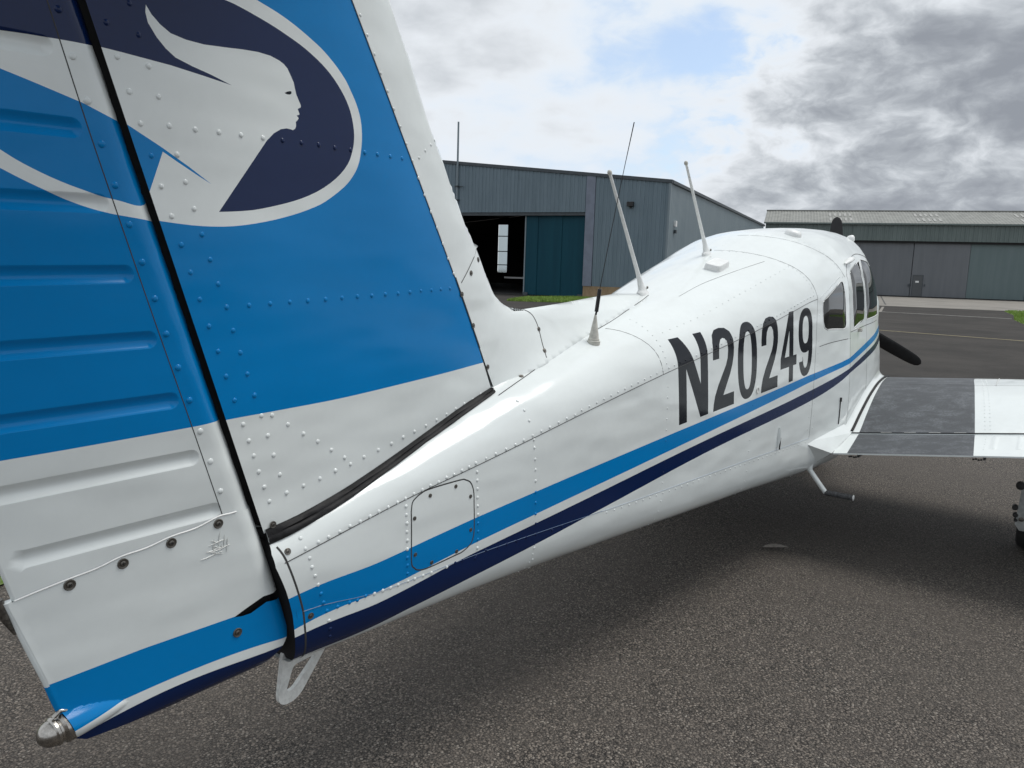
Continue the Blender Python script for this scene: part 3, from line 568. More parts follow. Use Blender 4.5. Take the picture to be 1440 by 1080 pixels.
# surface coordinates of paint edges, joints and fasteners (metres)
D = {
'fin_ellipse': [(-3.6315,2.1642),(-3.6172,2.1616),(-3.5968,2.1578),(-3.5769,2.1536),(-3.5601,2.1494),(-3.5438,2.1447),(-3.5273,2.1394),(-3.5095,2.133),(-3.4914,2.1259),(-3.4753,2.1192),(-3.4625,2.1138),(-3.4516,2.1088),(-3.4405,2.1029),(-3.428,2.0955),(-3.4152,2.0872),(-3.4033,2.0789),(-3.3925,2.0706),(-3.3826,2.0623),(-3.3741,2.0544),(-3.3678,2.0478),(-3.3629,2.0416),(-3.3574,2.0342),(-3.3502,2.0246),(-3.3425,2.0138),(-3.3355,2.0026),(-3.3297,1.9914),(-3.3246,1.9799),(-3.3207,1.968),(-3.3181,1.9553),(-3.3166,1.9421),(-3.3159,1.9294),(-3.316,1.9178),(-3.317,1.9067),(-3.3185,1.8956),(-3.3203,1.8841),(-3.3226,1.8724),(-3.326,1.8611),(-3.3304,1.8503),(-3.3359,1.8398),(-3.3432,1.829),(-3.3522,1.8177),(-3.3631,1.806),(-3.3771,1.7937),(-3.3964,1.7796),(-3.4187,1.7647),(-3.4391,1.7523),(-3.4546,1.7441),(-3.4682,1.7382),(-3.4829,1.7324),(-3.4996,1.726),(-3.5175,1.7196),(-3.5378,1.7131),(-3.5613,1.7061),(-3.5872,1.6989),(-3.6141,1.6923),(-3.642,1.6863),(-3.6709,1.6808),(-3.6991,1.6765),(-3.726,1.6738),(-3.7521,1.6722),(-3.7776,1.6715),(-3.8034,1.6717),(-3.8285,1.6728),(-3.8502,1.674),(-3.8681,1.6752),(-3.8827,1.6765),(-3.8926,1.6774),(-3.9387,1.6856),(-4.15,1.6),(-4.3,1.9),(-4.3,2.2),(-3.9,2.2),(-3.9979,2.1334),(-3.862,2.1653),(-3.7377,2.1751)],
'fin_navy': [(-3.7374,1.7041),(-3.7223,1.7056),(-3.7009,1.7078),(-3.6801,1.7104),(-3.6638,1.7127),(-3.6481,1.7153),(-3.6281,1.7197),(-3.6001,1.7266),(-3.5677,1.7353),(-3.5374,1.7444),(-3.5114,1.7535),(-3.4875,1.7631),(-3.4649,1.7736),(-3.443,1.7855),(-3.4225,1.7984),(-3.4043,1.8115),(-3.3888,1.8246),(-3.3757,1.8378),(-3.3651,1.8508),(-3.3574,1.8636),(-3.3521,1.8761),(-3.3482,1.8879),(-3.3454,1.8986),(-3.3439,1.9085),(-3.3433,1.9182),(-3.3432,1.9275),(-3.344,1.9366),(-3.3457,1.9464),(-3.3484,1.9577),(-3.352,1.9698),(-3.3566,1.9815),(-3.3622,1.9923),(-3.3688,2.0028),(-3.3768,2.0134),(-3.3865,2.0245),(-3.3975,2.0356),(-3.4093,2.0461),(-3.4213,2.0555),(-3.4341,2.0642),(-3.4485,2.0727),(-3.4654,2.0813),(-3.4838,2.0896),(-3.502,2.0969),(-3.5192,2.1029),(-3.5362,2.1079),(-3.5529,2.1125),(-3.5685,2.1168),(-3.5838,2.1207),(-3.6014,2.1246),(-3.6238,2.1291),(-3.6485,2.1337),(-3.6701,2.1373),(-3.6844,2.1394),(-3.6955,2.1406),(-3.7106,2.1415),(-3.7324,2.1429),(-3.7582,2.1441),(-3.7871,2.1438),(-3.8189,2.142),(-3.8539,2.1387),(-3.8919,2.1328),(-3.9389,2.1219),(-3.989,2.1085),(-4.0243,2.0989),(-4.0178,1.982),(-3.9822,1.9834),(-3.9397,1.9835),(-3.8391,1.9822),(-3.7655,1.9777),(-3.6989,1.9726),(-3.7487,1.9837),(-3.7921,1.991),(-3.8282,1.9994),(-3.8486,2.0118),(-3.8672,2.0288),(-3.8838,2.0507),(-3.8883,2.0689),(-3.8868,2.0827),(-3.8759,2.068),(-3.8589,2.0543),(-3.8369,2.0432),(-3.8036,2.0393),(-3.7636,2.04),(-3.7074,2.0473),(-3.6721,2.0525),(-3.6309,2.0568),(-3.5978,2.0567),(-3.5736,2.0521),(-3.5608,2.0474),(-3.5509,2.0403),(-3.541,2.0258),(-3.533,2.0129),(-3.5299,2.001),(-3.5257,1.9876),(-3.519,1.9762),(-3.5128,1.9662),(-3.5129,1.9614),(-3.5221,1.9562),(-3.5172,1.9468),(-3.5172,1.9443),(-3.5256,1.9404),(-3.5215,1.9383),(-3.5196,1.9357),(-3.5216,1.9322),(-3.5279,1.9257),(-3.5273,1.9205),(-3.5276,1.9156),(-3.5301,1.9104),(-3.5364,1.9062),(-3.5446,1.9071),(-3.5548,1.9072),(-3.571,1.9027),(-3.591,1.8904),(-3.6108,1.871),(-3.6226,1.8554)],
'fin_eye': [(-3.5597,1.9844),(-3.5516,1.9891),(-3.5435,1.992),(-3.5394,1.9912),(-3.5399,1.9864),(-3.5446,1.9839),(-3.5517,1.9828)],
'fin_wedge': [(-3.9717,1.8696),(-3.9384,1.8553),(-3.8852,1.8305),(-3.8632,1.8201),(-3.8066,1.7906),(-3.7539,1.7605),(-3.7828,1.7733),(-3.8302,1.7961),(-3.862,1.8123),(-3.8968,1.721),(-3.9049,1.702),(-3.9381,1.6992),(-4.0138,1.808)],
'fin_blueline': [(-3.7643,1.2462),(-3.6909,1.2479),(-3.5704,1.2503),(-3.3874,1.2554),(-3.1726,1.2686),(-2.9855,1.2818),(-2.7867,1.298),(-2.6838,1.3037)],
'rud_navyline': [(-4.1394,1.9735),(-4.097,1.977),(-4.0492,1.9795),(-3.9982,1.9834),(-3.9443,1.997)],
'rud_blueline': [(-4.1421,1.9111),(-4.0891,1.8979),(-4.0209,1.8798),(-4.0126,1.8775),(-3.9599,1.8605),(-3.9015,1.8569)],
'rud_inner': [(-4.1479,1.7776),(-4.1133,1.7581),(-4.0575,1.7349),(-3.9926,1.7157),(-3.9543,1.7086),(-3.9096,1.7023),(-3.8669,1.7234),(-3.8537,1.7475)],
'rud_outer': [(-4.1493,1.7466),(-4.1144,1.7301),(-4.0711,1.7122),(-4.0181,1.6946),(-3.9833,1.6856),(-3.955,1.6811),(-3.8843,1.6746),(-3.8456,1.6747)],
'rud_whiteline': [(-4.1725,1.2287),(-4.0666,1.2319),(-3.9479,1.2366),(-3.8138,1.2424),(-3.7488,1.2458),(-3.6905,1.238)],
'rud_lap': [(-4.0662,2.0399),(-4.0481,1.9786),(-4.0053,1.8349),(-3.9575,1.6842),(-3.8905,1.4766),(-3.8138,1.2435),(-3.7442,1.0264)],
'rud_rivets': [(-4.0486,2.0293),(-4.028,1.9555),(-4.0052,1.8826),(-3.9825,1.8095),(-3.9602,1.7365),(-3.9354,1.6644),(-3.9124,1.5926),(-3.8886,1.5199),(-3.8663,1.4472),(-3.8424,1.3748),(-3.8189,1.302),(-3.7952,1.2303),(-3.7723,1.1584),(-3.7491,1.0852)],
'rud_screws': [(-4.0674,0.959),(-3.9656,0.9746),(-3.8642,0.993),(-3.7563,1.0107),(-3.7095,0.7288)],
'cap_top': [(-4.1633,0.956),(-4.1137,0.9646),(-4.0657,0.9719),(-4.0167,0.9785),(-3.968,0.9908),(-3.9172,0.9958),(-3.8639,1.0075),(-3.8081,1.0132),(-3.7562,1.0275),(-3.7233,1.0284),(-3.68,1.0319)],
'cap_blue': [(-4.1159,0.7638),(-4.0925,0.7642),(-3.9296,0.7708),(-3.7149,0.7713),(-3.6836,0.7742),(-3.6401,0.7891),(-3.5854,0.794),(-3.5199,0.7868)],
'cap_w1': [(-4.085,0.6599),(-4.0607,0.6624),(-4.0364,0.6647),(-4.0121,0.6669),(-3.9878,0.669),(-3.9635,0.6709),(-3.9392,0.6725),(-3.9149,0.674),(-3.8906,0.6753),(-3.8663,0.6764),(-3.842,0.6772),(-3.8177,0.6777),(-3.7935,0.678),(-3.7692,0.6781),(-3.7449,0.6778),(-3.7206,0.6772),(-3.6963,0.6763),(-3.672,0.6751),(-3.6477,0.6736),(-3.6234,0.6717),(-3.5991,0.6694),(-3.5748,0.6667),(-3.5505,0.6636),(-3.5262,0.6601)],
'cap_w2': [(-4.0784,0.6262),(-4.0551,0.6299),(-4.0319,0.6337),(-4.0086,0.6374),(-3.9853,0.641),(-3.9621,0.6443),(-3.9388,0.6472),(-3.9155,0.6497),(-3.8922,0.6517),(-3.869,0.6532),(-3.8457,0.6542),(-3.8224,0.6548),(-3.7992,0.6548),(-3.7759,0.6545),(-3.7526,0.6538),(-3.7294,0.6528),(-3.7061,0.6517),(-3.6828,0.6505),(-3.6595,0.6495),(-3.6363,0.6486),(-3.613,0.6482),(-3.5897,0.6485),(-3.5665,0.6496),(-3.5432,0.6517)],
'cap_slot': [(-3.7185,0.7699),(-3.6836,0.7833),(-3.6402,0.7983),(-3.5626,0.7912),(-3.5519,0.7646),(-3.6323,0.781),(-3.6743,0.7656),(-3.6966,0.7659)],
'fin_rivets_big': [(-3.9193,2.0758),(-3.9649,2.0294),(-3.9034,2.0232),(-3.9469,1.9735),(-3.8855,1.9701),(-3.9261,1.9148),(-3.8671,1.9167),(-3.9064,1.8587),(-3.8464,1.8646),(-3.7888,1.867),(-3.7328,1.8702),(-3.6781,1.8729),(-3.6203,1.8758),(-3.5663,1.8784),(-3.5116,1.8811),(-3.4586,1.884),(-3.4076,1.8846),(-3.3555,1.8869),(-3.3058,1.8877),(-3.2586,1.8897),(-3.2087,1.8911),(-3.16,1.8927),(-3.8863,1.8011),(-3.8313,1.8107),(-3.8676,1.7442),(-3.8141,1.7583),(-3.8474,1.687),(-3.7964,1.7059),(-3.7798,1.654),(-3.8281,1.6301),(-3.7617,1.6021),(-3.8089,1.5741),(-3.7434,1.55),(-3.7891,1.5173),(-3.7235,1.4993),(-3.6652,1.5023),(-3.7687,1.4588),(-3.7085,1.4472),(-3.748,1.4032),(-3.6912,1.3961),(-3.7293,1.3455),(-3.6734,1.3457),(-3.7087,1.2889),(-3.6551,1.2941),(-3.6075,1.5051),(-3.5506,1.508),(-3.4959,1.5101),(-3.4392,1.5129),(-3.3846,1.5158),(-3.3307,1.5189),(-3.2781,1.5208),(-3.2268,1.5237),(-3.1763,1.5259),(-3.1276,1.5289),(-3.0812,1.5328),(-3.0335,1.5346),(-2.99,1.5372),(-2.9443,1.5392),(-3.6875,1.23),(-3.637,1.2434),(-3.6067,1.2404),(-3.5603,1.2111),(-3.5132,1.1806),(-3.467,1.1529),(-3.422,1.1233),(-3.6198,1.1929),(-3.673,1.1891),(-3.6601,1.1512),(-3.6036,1.1426),(-3.647,1.1097),(-3.5862,1.0903),(-3.6322,1.0696),(-3.567,1.0408),(-3.618,1.0311),(-3.5139,1.0473),(-3.4607,1.0546),(-3.4082,1.0648),(-3.3758,1.0939),(-3.3546,1.0723),(-3.3049,1.0827),(-3.2504,1.0929),(-3.1974,1.1016),(-3.1495,1.1124),(-3.1009,1.1215),(-3.0505,1.1317),(-3.0017,1.142),(-2.9547,1.1532),(-2.9097,1.1645),(-2.867,1.1756),(-2.823,1.1841),(-2.7816,1.1972)],
'le_rivets': [(-3.318,2.2203),(-3.2932,2.1793),(-3.2676,2.1389),(-3.2439,2.0974),(-3.2175,2.0578),(-3.1936,2.017),(-3.1677,1.9758),(-3.1434,1.9343),(-3.1179,1.8929),(-3.0864,1.9046),(-3.0544,1.9284),(-3.021,1.9499),(-2.9935,1.9682),(-3.0922,1.8489),(-3.0658,1.8045),(-3.0369,1.7591),(-3.0088,1.7164),(-2.9811,1.6715),(-2.9564,1.6285),(-2.9284,1.5845)],
'blue_edge': [(-3.3974,2.329),(-3.3442,2.2479),(-3.238,2.0822),(-3.1179,1.8941),(-3.0203,1.7381),(-2.9176,1.5729),(-2.8165,1.3984),(-2.7144,1.211)],
'fair_edge': [(-2.8875,1.5557),(-2.8579,1.5843),(-2.8139,1.627),(-2.7601,1.6735),(-2.764,1.6937)],
'fair_screws': [(-2.7725,1.6302),(-2.8292,1.5868),(-2.8859,1.5208),(-2.8253,1.4215),(-2.7468,1.2829),(-2.6812,1.1936)],
'fair_screws2': [(-2.5829,1.2418),(-2.4654,1.2827),(-2.4265,1.3926),(-2.429,1.3171)],
'fair_split': [(-2.4776,1.4628),(-2.4414,1.4424),(-2.4268,1.3919),(-2.4285,1.3244),(-2.435,1.293)],
'fair_base': [(-2.6897,1.1825),(-2.5779,1.2318),(-2.4228,1.2861),(-2.1394,1.3601),(-1.8715,1.4233),(-1.432,1.519)],
'seal_top': [(-3.6336,0.9622),(-3.5304,0.9754),(-3.3877,1.0063),(-3.2275,1.0534),(-3.0469,1.1131),(-2.8776,1.1694),(-2.7265,1.2123)],
'seal_bot': [(-3.6255,2.5015),(-3.5451,2.444),(-3.4133,2.4691),(-3.2591,2.5542),(-3.0805,2.6427),(-2.9165,2.6856),(-2.7423,2.7368)],
'fair_base_f': [(-2.7413,2.6859),(-2.5966,2.7289),(-2.4139,2.7792),(-2.135,2.8153),(-1.8816,2.8336),(-1.4893,2.9463)],
'fair_screws_f': [(-2.5897,2.7649),(-2.4505,2.8028)],
'st_b1': [(-3.6051,1.3412),(-3.4494,1.3719),(-3.2936,1.3952),(-3.1379,1.4127),(-2.9822,1.4258),(-2.8264,1.4358),(-2.6707,1.4435),(-2.515,1.4496),(-2.3592,1.4545),(-2.2035,1.4587),(-2.0478,1.4623),(-1.892,1.4654),(-1.7363,1.468),(-1.5806,1.47),(-1.4249,1.4716),(-1.2691,1.4725),(-1.1134,1.4729),(-0.9577,1.4728),(-0.8019,1.4724),(-0.6462,1.472),(-0.4905,1.4721),(-0.3347,1.4733),(-0.179,1.4765),(-0.0233,1.4828),(0.1325,1.4937),(0.2882,1.5108)],
'st_b2': [(-3.5787,0.871),(-3.4239,0.9566),(-3.2691,1.0277),(-3.1144,1.0868),(-2.9596,1.1359),(-2.8048,1.177),(-2.65,1.2116),(-2.4953,1.241),(-2.3405,1.2661),(-2.1857,1.2879),(-2.0309,1.3069),(-1.8762,1.3236),(-1.7214,1.3385),(-1.5666,1.3517),(-1.4118,1.3635),(-1.2571,1.3739),(-1.1023,1.3833),(-0.9475,1.3916),(-0.7927,1.3991),(-0.638,1.4062),(-0.4832,1.413),(-0.3284,1.4202),(-0.1736,1.4284),(-0.0189,1.4384),(0.1359,1.4512),(0.2907,1.4682)],
'st_n1': [(-3.567,0.7897),(-3.4126,0.8557),(-3.2582,0.9169),(-3.1037,0.9734),(-2.9493,1.0253),(-2.7949,1.0724),(-2.6405,1.1149),(-2.4861,1.1529),(-2.3316,1.1864),(-2.1772,1.2156),(-2.0228,1.2407),(-1.8684,1.262),(-1.714,1.2797),(-1.5595,1.2943),(-1.4051,1.306),(-1.2507,1.3155),(-1.0963,1.3231),(-0.9419,1.3295),(-0.7874,1.3354),(-0.633,1.3414),(-0.4786,1.3485),(-0.3242,1.3575),(-0.1698,1.3694),(-0.0153,1.3853),(0.1391,1.4062),(0.2935,1.4335)],
'st_n2': [(-3.1977,0.6461),(-3.0579,0.7153),(-2.9181,0.7812),(-2.7783,0.8433),(-2.6385,0.9011),(-2.4987,0.9542),(-2.3589,1.0026),(-2.2191,1.0461),(-2.0793,1.0845),(-1.9395,1.118),(-1.7997,1.1468),(-1.6599,1.171),(-1.5201,1.1911),(-1.3804,1.2074),(-1.2406,1.2205),(-1.1008,1.231),(-0.961,1.2395),(-0.8212,1.2471),(-0.6814,1.2544),(-0.5416,1.2625),(-0.4018,1.2726),(-0.262,1.2858),(-0.1222,1.3033),(0.0176,1.3266),(0.1574,1.3571),(0.2972,1.3964)],
'access': [(-3.2056,1.8266),(-3.2003,1.9262),(-3.1869,1.9631),(-3.1683,1.9841),(-3.1391,1.99),(-3.0173,1.9309),(-2.9942,1.9019),(-2.9747,1.8503),(-2.9623,1.7446),(-2.9599,1.5833),(-2.9567,1.2904),(-2.9628,1.183),(-2.9739,1.1375),(-3.0029,1.0949),(-3.0321,1.0865),(-3.1359,1.0698),(-3.1712,1.0857),(-3.1906,1.1332),(-3.2041,1.2558)],
'access_screws': [(-3.1347,1.9107),(-3.035,1.8819),(-2.9752,1.6967),(-2.9713,1.3147),(-3.0272,1.1268),(-3.1259,1.117),(-3.1902,1.2968),(-3.1941,1.7339)],
'fus_screws': [(-3.5883,2.2014),(-3.5284,0.9431)],
'fus_rivets': [(-3.5473,2.3152),(-3.5413,2.0709),(-3.5038,2.0641),(-3.4737,2.059),(-3.4402,2.0446),(-3.4086,2.044),(-3.3765,2.027),(-3.345,2.0277),(-3.3152,2.0272),(-3.2841,2.0215),(-3.2522,2.0209),(-3.2238,2.0158),(-3.1931,2.0234),(-3.1626,2.0227),(-3.1315,2.0267),(-3.1008,2.0224),(-3.0692,2.0323),(-3.0401,2.0268),(-3.0084,2.0311),(-2.979,2.0331),(-2.95,2.039),(-2.9063,2.0356),(-2.8635,2.0321),(-2.8174,2.0285),(-2.7733,2.0263),(-2.7337,2.031),(-2.6898,2.0316),(-2.647,2.0347),(-2.6034,2.0296),(-2.5572,2.0339),(-2.5126,2.0327),(-2.467,2.0261),(-3.5316,1.8725),(-3.5263,1.708),(-3.5182,1.5404),(-3.5092,1.3723),(-3.5,1.2021),(-3.4913,1.0396),(-3.48,0.9436),(-3.473,0.8486),(-3.4657,0.7507),(-3.4622,0.6437),(-3.2233,1.9214),(-3.2226,1.8199),(-3.2216,1.7172),(-3.2219,1.616),(-3.2201,1.5111),(-3.2196,1.4046),(-3.2188,1.2996),(-3.2168,1.201),(-3.2152,1.0995),(-3.2116,1.0005),(-2.9462,1.9316),(-2.9458,1.8376),(-2.9451,1.7427),(-2.9451,1.6481),(-2.9436,1.5514),(-2.9418,1.4538),(-2.9405,1.3563),(-2.9389,1.2606),(-2.938,1.1677),(-2.9376,1.0694),(-2.9415,0.9805),(-2.6996,2.4996),(-2.6966,2.359),(-2.6939,2.2183),(-2.6844,1.981),(-2.6824,1.8984),(-2.6788,1.7781),(-2.6758,1.67),(-2.6746,1.5556),(-2.6727,1.4401),(-2.6702,1.3283),(-2.6669,1.2104),(-2.6633,1.104),(-2.6578,0.99),(-2.6591,0.8553),(-2.649,0.6911),(-2.6088,0.4432),(-3.4476,0.956),(-3.4106,0.9707),(-3.3856,0.9769),(-3.3586,0.998),(-3.3294,0.9967),(-3.3013,1.0008),(-3.2742,1.0008),(-3.2474,1.0009),(-3.1871,0.9982),(-3.1561,0.9984),(-3.1243,0.994),(-3.0635,0.9893),(-3.0299,0.9957),(-3.0004,0.9939),(-2.9443,0.9676),(-2.8981,1.0044),(-2.844,0.9914),(-2.8019,0.993),(-2.754,0.9917),(-2.7072,0.9922),(-2.5711,0.9804),(-2.5192,0.9859),(-2.4656,0.9872)],
'w_rear': [(-0.2153,1.9632),(-0.1117,1.9937),(0.0365,2.0493),(0.1392,2.0895),(0.1742,2.0866),(0.1858,2.0619),(0.2052,1.9387),(0.211,1.7647),(0.197,1.7396),(0.1569,1.7338),(-0.1259,1.7571),(-0.1747,1.7762),(-0.2013,1.8256),(-0.2167,1.9234)],
'w_mid': [(0.3849,2.1444),(0.5678,2.1966),(0.7785,2.2574),(0.7646,2.154),(0.7391,1.982),(0.7099,1.7912),(0.6725,1.7759),(0.4421,1.733),(0.3875,1.7259),(0.3782,1.9308)]}
D = {k: [list(p) for p in v] for k, v in D.items()}
# ================================================================== the aeroplane
plane = empty('airplane'); tag(plane, 'white and blue single-engine airplane with T-tail, seen close from behind its rudder', 'airplane')
# ------------------------------------------------------------------ fin, rudder shapes (x forward, z up, half thickness in y)
def hx(z): return -3.631-.3307*(np.asarray(z, float)-.936)
LE = np.array([(-3.505,2.83),(-3.168,2.304),(-3.081,2.161),(-3.018,2.042),(-2.917,1.887),(-2.844,1.772),(-2.759,1.660),(-2.698,1.570),(-2.66,1.52),(-2.612,1.489),(-2.564,1.471),(-2.487,1.463),(-2.219,1.479),(-1.949,1.501),(-1.75,1.514),(-1.55,1.512),(-1.45,1.50)])
def dLE(x, z):
    p = np.stack([np.asarray(x, float), np.asarray(z, float)], -1)[..., None, :]; a = LE[:-1]; ab = LE[1:]-a
    t = np.clip(((p-a)*ab).sum(-1)/(ab*ab).sum(-1), 0, 1); q = a+t[..., None]*ab
    return np.sqrt(((p-q)**2).sum(-1)).min(-1)
def Tfin(x, z):
    c = np.clip(dLE(x, z)/.36, 0, 1); return .054*np.sqrt(np.maximum(1-(1-c)**2, 0))
def Tfair(x, z):
    zb = np.interp(x, [-2.74,-2.42,-2.147,-1.892,-1.57], [1.193,1.286,1.361,1.425,1.522]); h = np.maximum(np.asarray(z, float)-zb, 0)
    k = np.clip(dLE(x, z)/.06, 0, 1); k = k*k*(3-2*k)
    k2 = np.clip((np.asarray(x)+2.76)/.3, 0, 1); k2 = k2*k2*(3-2*k2)
    return Tfin(x, z)+.045*np.exp(-h/.06)*k*k2
def te(z): return -4.178-.28*(np.asarray(z, float)-1.023)
BEADS = [(-4.14,1.0325,-3.7663,1.0433)]+[(float(te(1.165+.1315*k))+.03, 1.1627+.1315*k, float(hx(1.17+.1315*k))-.108, 1.1738+.1315*k) for k in range(11)]
def Trud0(x, z):
    x = np.asarray(x, float); d = np.clip((hx(z)+.010-x)*.95, 0, 1)
    n = np.sqrt(np.clip(1-(1-np.clip(d/.062, 0, 1))**2, 0, 1)); t = te(z); c = np.clip((x-t)/(hx(z)-t), 0, 1)
    return n*(.006+.05*np.minimum(c*1.05, 1.))
def Trud(x, z):
    T = Trud0(x, z); x = np.asarray(x, float); z = np.asarray(z, float)
    for x0, z0, x1, z1 in BEADS:
        ab = np.array([x1-x0, z1-z0]); t = np.clip(((x-x0)*ab[0]+(z-z0)*ab[1])/(ab@ab), 0, 1)
        d = np.hypot(x-x0-t*ab[0], z-z0-t*ab[1])
        # pressed stiffening bead: steep upper wall, soft lower wall
        q = np.clip(d/.0185, 0, 1); T = T-.0085*(1-q*q)**1.25
    return T
def Tcap(x, z):
    x = np.asarray(x, float); z = np.asarray(z, float)
    T = Trud0(x, np.maximum(z, .60))+.0022
    b = np.clip((z-.597)/.06, 0, 1); T = T*np.sqrt(np.clip(1-(1-b)**2, 0, 1))
    r = np.clip((-3.83-x)/.26, 0, 1); r = .037*r*r*(3-2*r); bul = r*np.maximum(1-((z-.662)/np.maximum(r*1.0, 1e-4))**2, 0)**.72
    return np.maximum(T, bul)
def hs(T): return lambda x, z: (x, -T(x, z), z)
S_fin, S_rud, S_cap, S_fair = hs(Tfin), hs(Trud), hs(Tcap), hs(Tfair)
S_le = hs(lambda x, z: Tfin(x, z)+.0012); S_fr = hs(lambda x, z: Tfair(x, z)+.002)
def lookup(paints, u, v, base=0):
    m = base
    for k, p in paints:
        if inpoly(np.array([u]), np.array([v]), p)[0]: m = k
    return m
PM = [M['blue'], M['white'], M['navy'], M['charcoal']]
# fin
be = D['blue_edge']; fin_b = D['seal_top']+be[::-1]
fin_b = [(float(hx(.955))+.002, .955)]+[tuple(p) for p in D['seal_top'][1:]]+[tuple(p) for p in be[::-1][1:]]+[(-3.648,2.72),(float(hx(2.72)),2.72)]
sl = smoothline
fin_paints = [(1, sl(D['fin_blueline'])+[(-2.6,.8),(-3.9,.8)]), (1, D['fin_ellipse']), (2, D['fin_navy']), (3, D['fin_eye']), (0, D['fin_wedge'])]
pf_ = panel(fin_b, fin_paints, S_fin, .03, maxseg=.03)
fin = joinpanels('fin', [pf_, mirror(pf_)], PM, plane)
mb = MB()   # aft spar closing the fin
zs = np.linspace(.955, 2.72, 12); mb.grid([[(float(hx(z))+.03, s*(float(Tfin(hx(z)+.03, z))-.002), z) for s in (-1, 1)] for z in zs]); mb.build('rear_spar', M['dark'], fin)
le_b = [tuple(p) for p in be[:6]]+[tuple(p) for p in sl(D['fair_edge'])[:-1]]
le_top = [tuple(p) for p in LE[:7][::-1] if p[1] > 1.70]
le_b = [(-3.648,2.72)]+[tuple(p) for p in be[:6]]+[tuple(p) for p in D['fair_edge'][:4]]+[(-2.777,1.6838)]+[(-2.844,1.772),(-2.917,1.887),(-3.018,2.042),(-3.081,2.161),(-3.168,2.304),(-3.4345,2.72)]
pl_ = panel(le_b, [], S_le, .02, maxseg=.012)
joinpanels('leading_edge', [pl_, mirror(pl_)], [M['white']], fin)
fb = D['fair_base']; fsp = D['fair_split']
fa_b = [tuple(p) for p in D['fair_edge'][:4]]+[(-2.772,1.675),(-2.698,1.570),(-2.66,1.52),(-2.612,1.489),(-2.564,1.471),(-2.4776,1.463)]+[tuple(p) for p in fsp[1:]]+[(-2.436,1.278),(-2.5993,1.230),(-2.7439,1.186)]+[tuple(p) for p in be[:5:-1]]+[tuple(be[5])]
pa_ = panel(fa_b, [], S_fr, .014, maxseg=.012)
joinpanels('fin_fairing', [pa_, mirror(pa_)], [M['white']], fin)
do_b = [(-2.4776,1.463),(-2.219,1.479),(-1.949,1.501),(-1.75,1.514),(-1.55,1.512),(-1.45,1.50),(-1.47,1.47),(-1.8727,1.40),(-2.1394,1.335),(-2.436,1.255)]+[tuple(p) for p in fsp[1:][::-1]]
pd_ = panel(do_b, [], S_fair, .014, maxseg=.012)
joinpanels('dorsal_fairing', [pd_, mirror(pd_)], [M['white']], fin)
rv = []
for x, z in D['fin_rivets_big']:
    P, n = frame(S_fin, x, z); rv.append((P, n, .0064 if x < -3.1 else .0056, .0027, lookup(fin_paints, x, z)))
for x, z in D['le_rivets']:
    P, n = frame(S_le, x+.002, z); rv.append((P, n, .0046, .0024, 1))
rv += [((p[0], -p[1], p[2]), (n[0], -n[1], n[2]), r, h, m) for p, n, r, h, m in rv]
rivets('rivets', rv, PM, fin)
for x, z in D['fair_screws']+D['fair_screws2'][2:]:
    P, n = frame(S_fr, x, z); screw(P, n, .0085, fin)
ribbon('panel_seam', [(a-.003, b) for a, b in sl(be[:6])], S_le, .0026, M['seam'], fin, both=True)
ribbon('panel_seam', sl(D['fair_edge'])[:-7], S_fr, .003, M['seam'], fin, both=True)
ribbon('panel_seam', sl(be[5:])[:-3], S_fr, .005, M['seam'], fin, both=True)
ribbon('panel_seam', sl(fsp), S_fr, .0045, M['seam'], fin, both=True)

# rubber seal between fin and tail cone
mb = MB(); st, sb = sl(D['seal_top'], 4), sl(D['seal_bot'], 4); SQ = np.linspace(1.6, 3, 120)
for sg in (-1, 1):
    rows = []
    for (x0, z0), (x1, s1) in zip(st, sb):
        A0 = Vector((x0, -float(Tfin(x0, z0)), z0)); B0 = Vector([float(c) for c in fus(x1, s1)]); d = B0-A0; o_ = Vector((0,-.9,.45)); row = []
        for k, (t, o) in enumerate(((-.04,-.002),(-.01,.004),(.12,.006),(.36,.008),(.46,.005),(.54,.008),(.78,.007),(.92,.003),(.97,-.006))):
            wob = .0012*math.sin(x0*31+k*1.7)+.0008*math.sin(x0*77+k); P = A0+d*t+o_*(o+wob); row.append((P.x, -sg*P.y, P.z))
        rows.append(row)
    mb.grid(rows)
mb.split('rubber_seal', M['rubber'], fin, 50)
# stabilator of the T-tail
mb = MB(); prof = [(0,0),(.02,.028),(.10,.052),(.25,.062),(.5,.052),(.8,.02),(1,.003)]; loop = prof+[(a, -b) for a, b in prof[1:-1][::-1]]
rows = []
for y in np.linspace(-1.85, 1.85, 9):
    ch = .92-.12*abs(y)/1.85; rows.append([(-3.45-.05*abs(y)-a*ch, y, 2.76+b) for a, b in loop])
mb.grid(rows, closed=True); mb.f.append(tuple(range(len(loop)))); mb.m.append(0); k = 8*len(loop); mb.f.append(tuple(range(k, k+len(loop)))); mb.m.append(0)
mb.build('stabilator', M['white'], plane, 40)
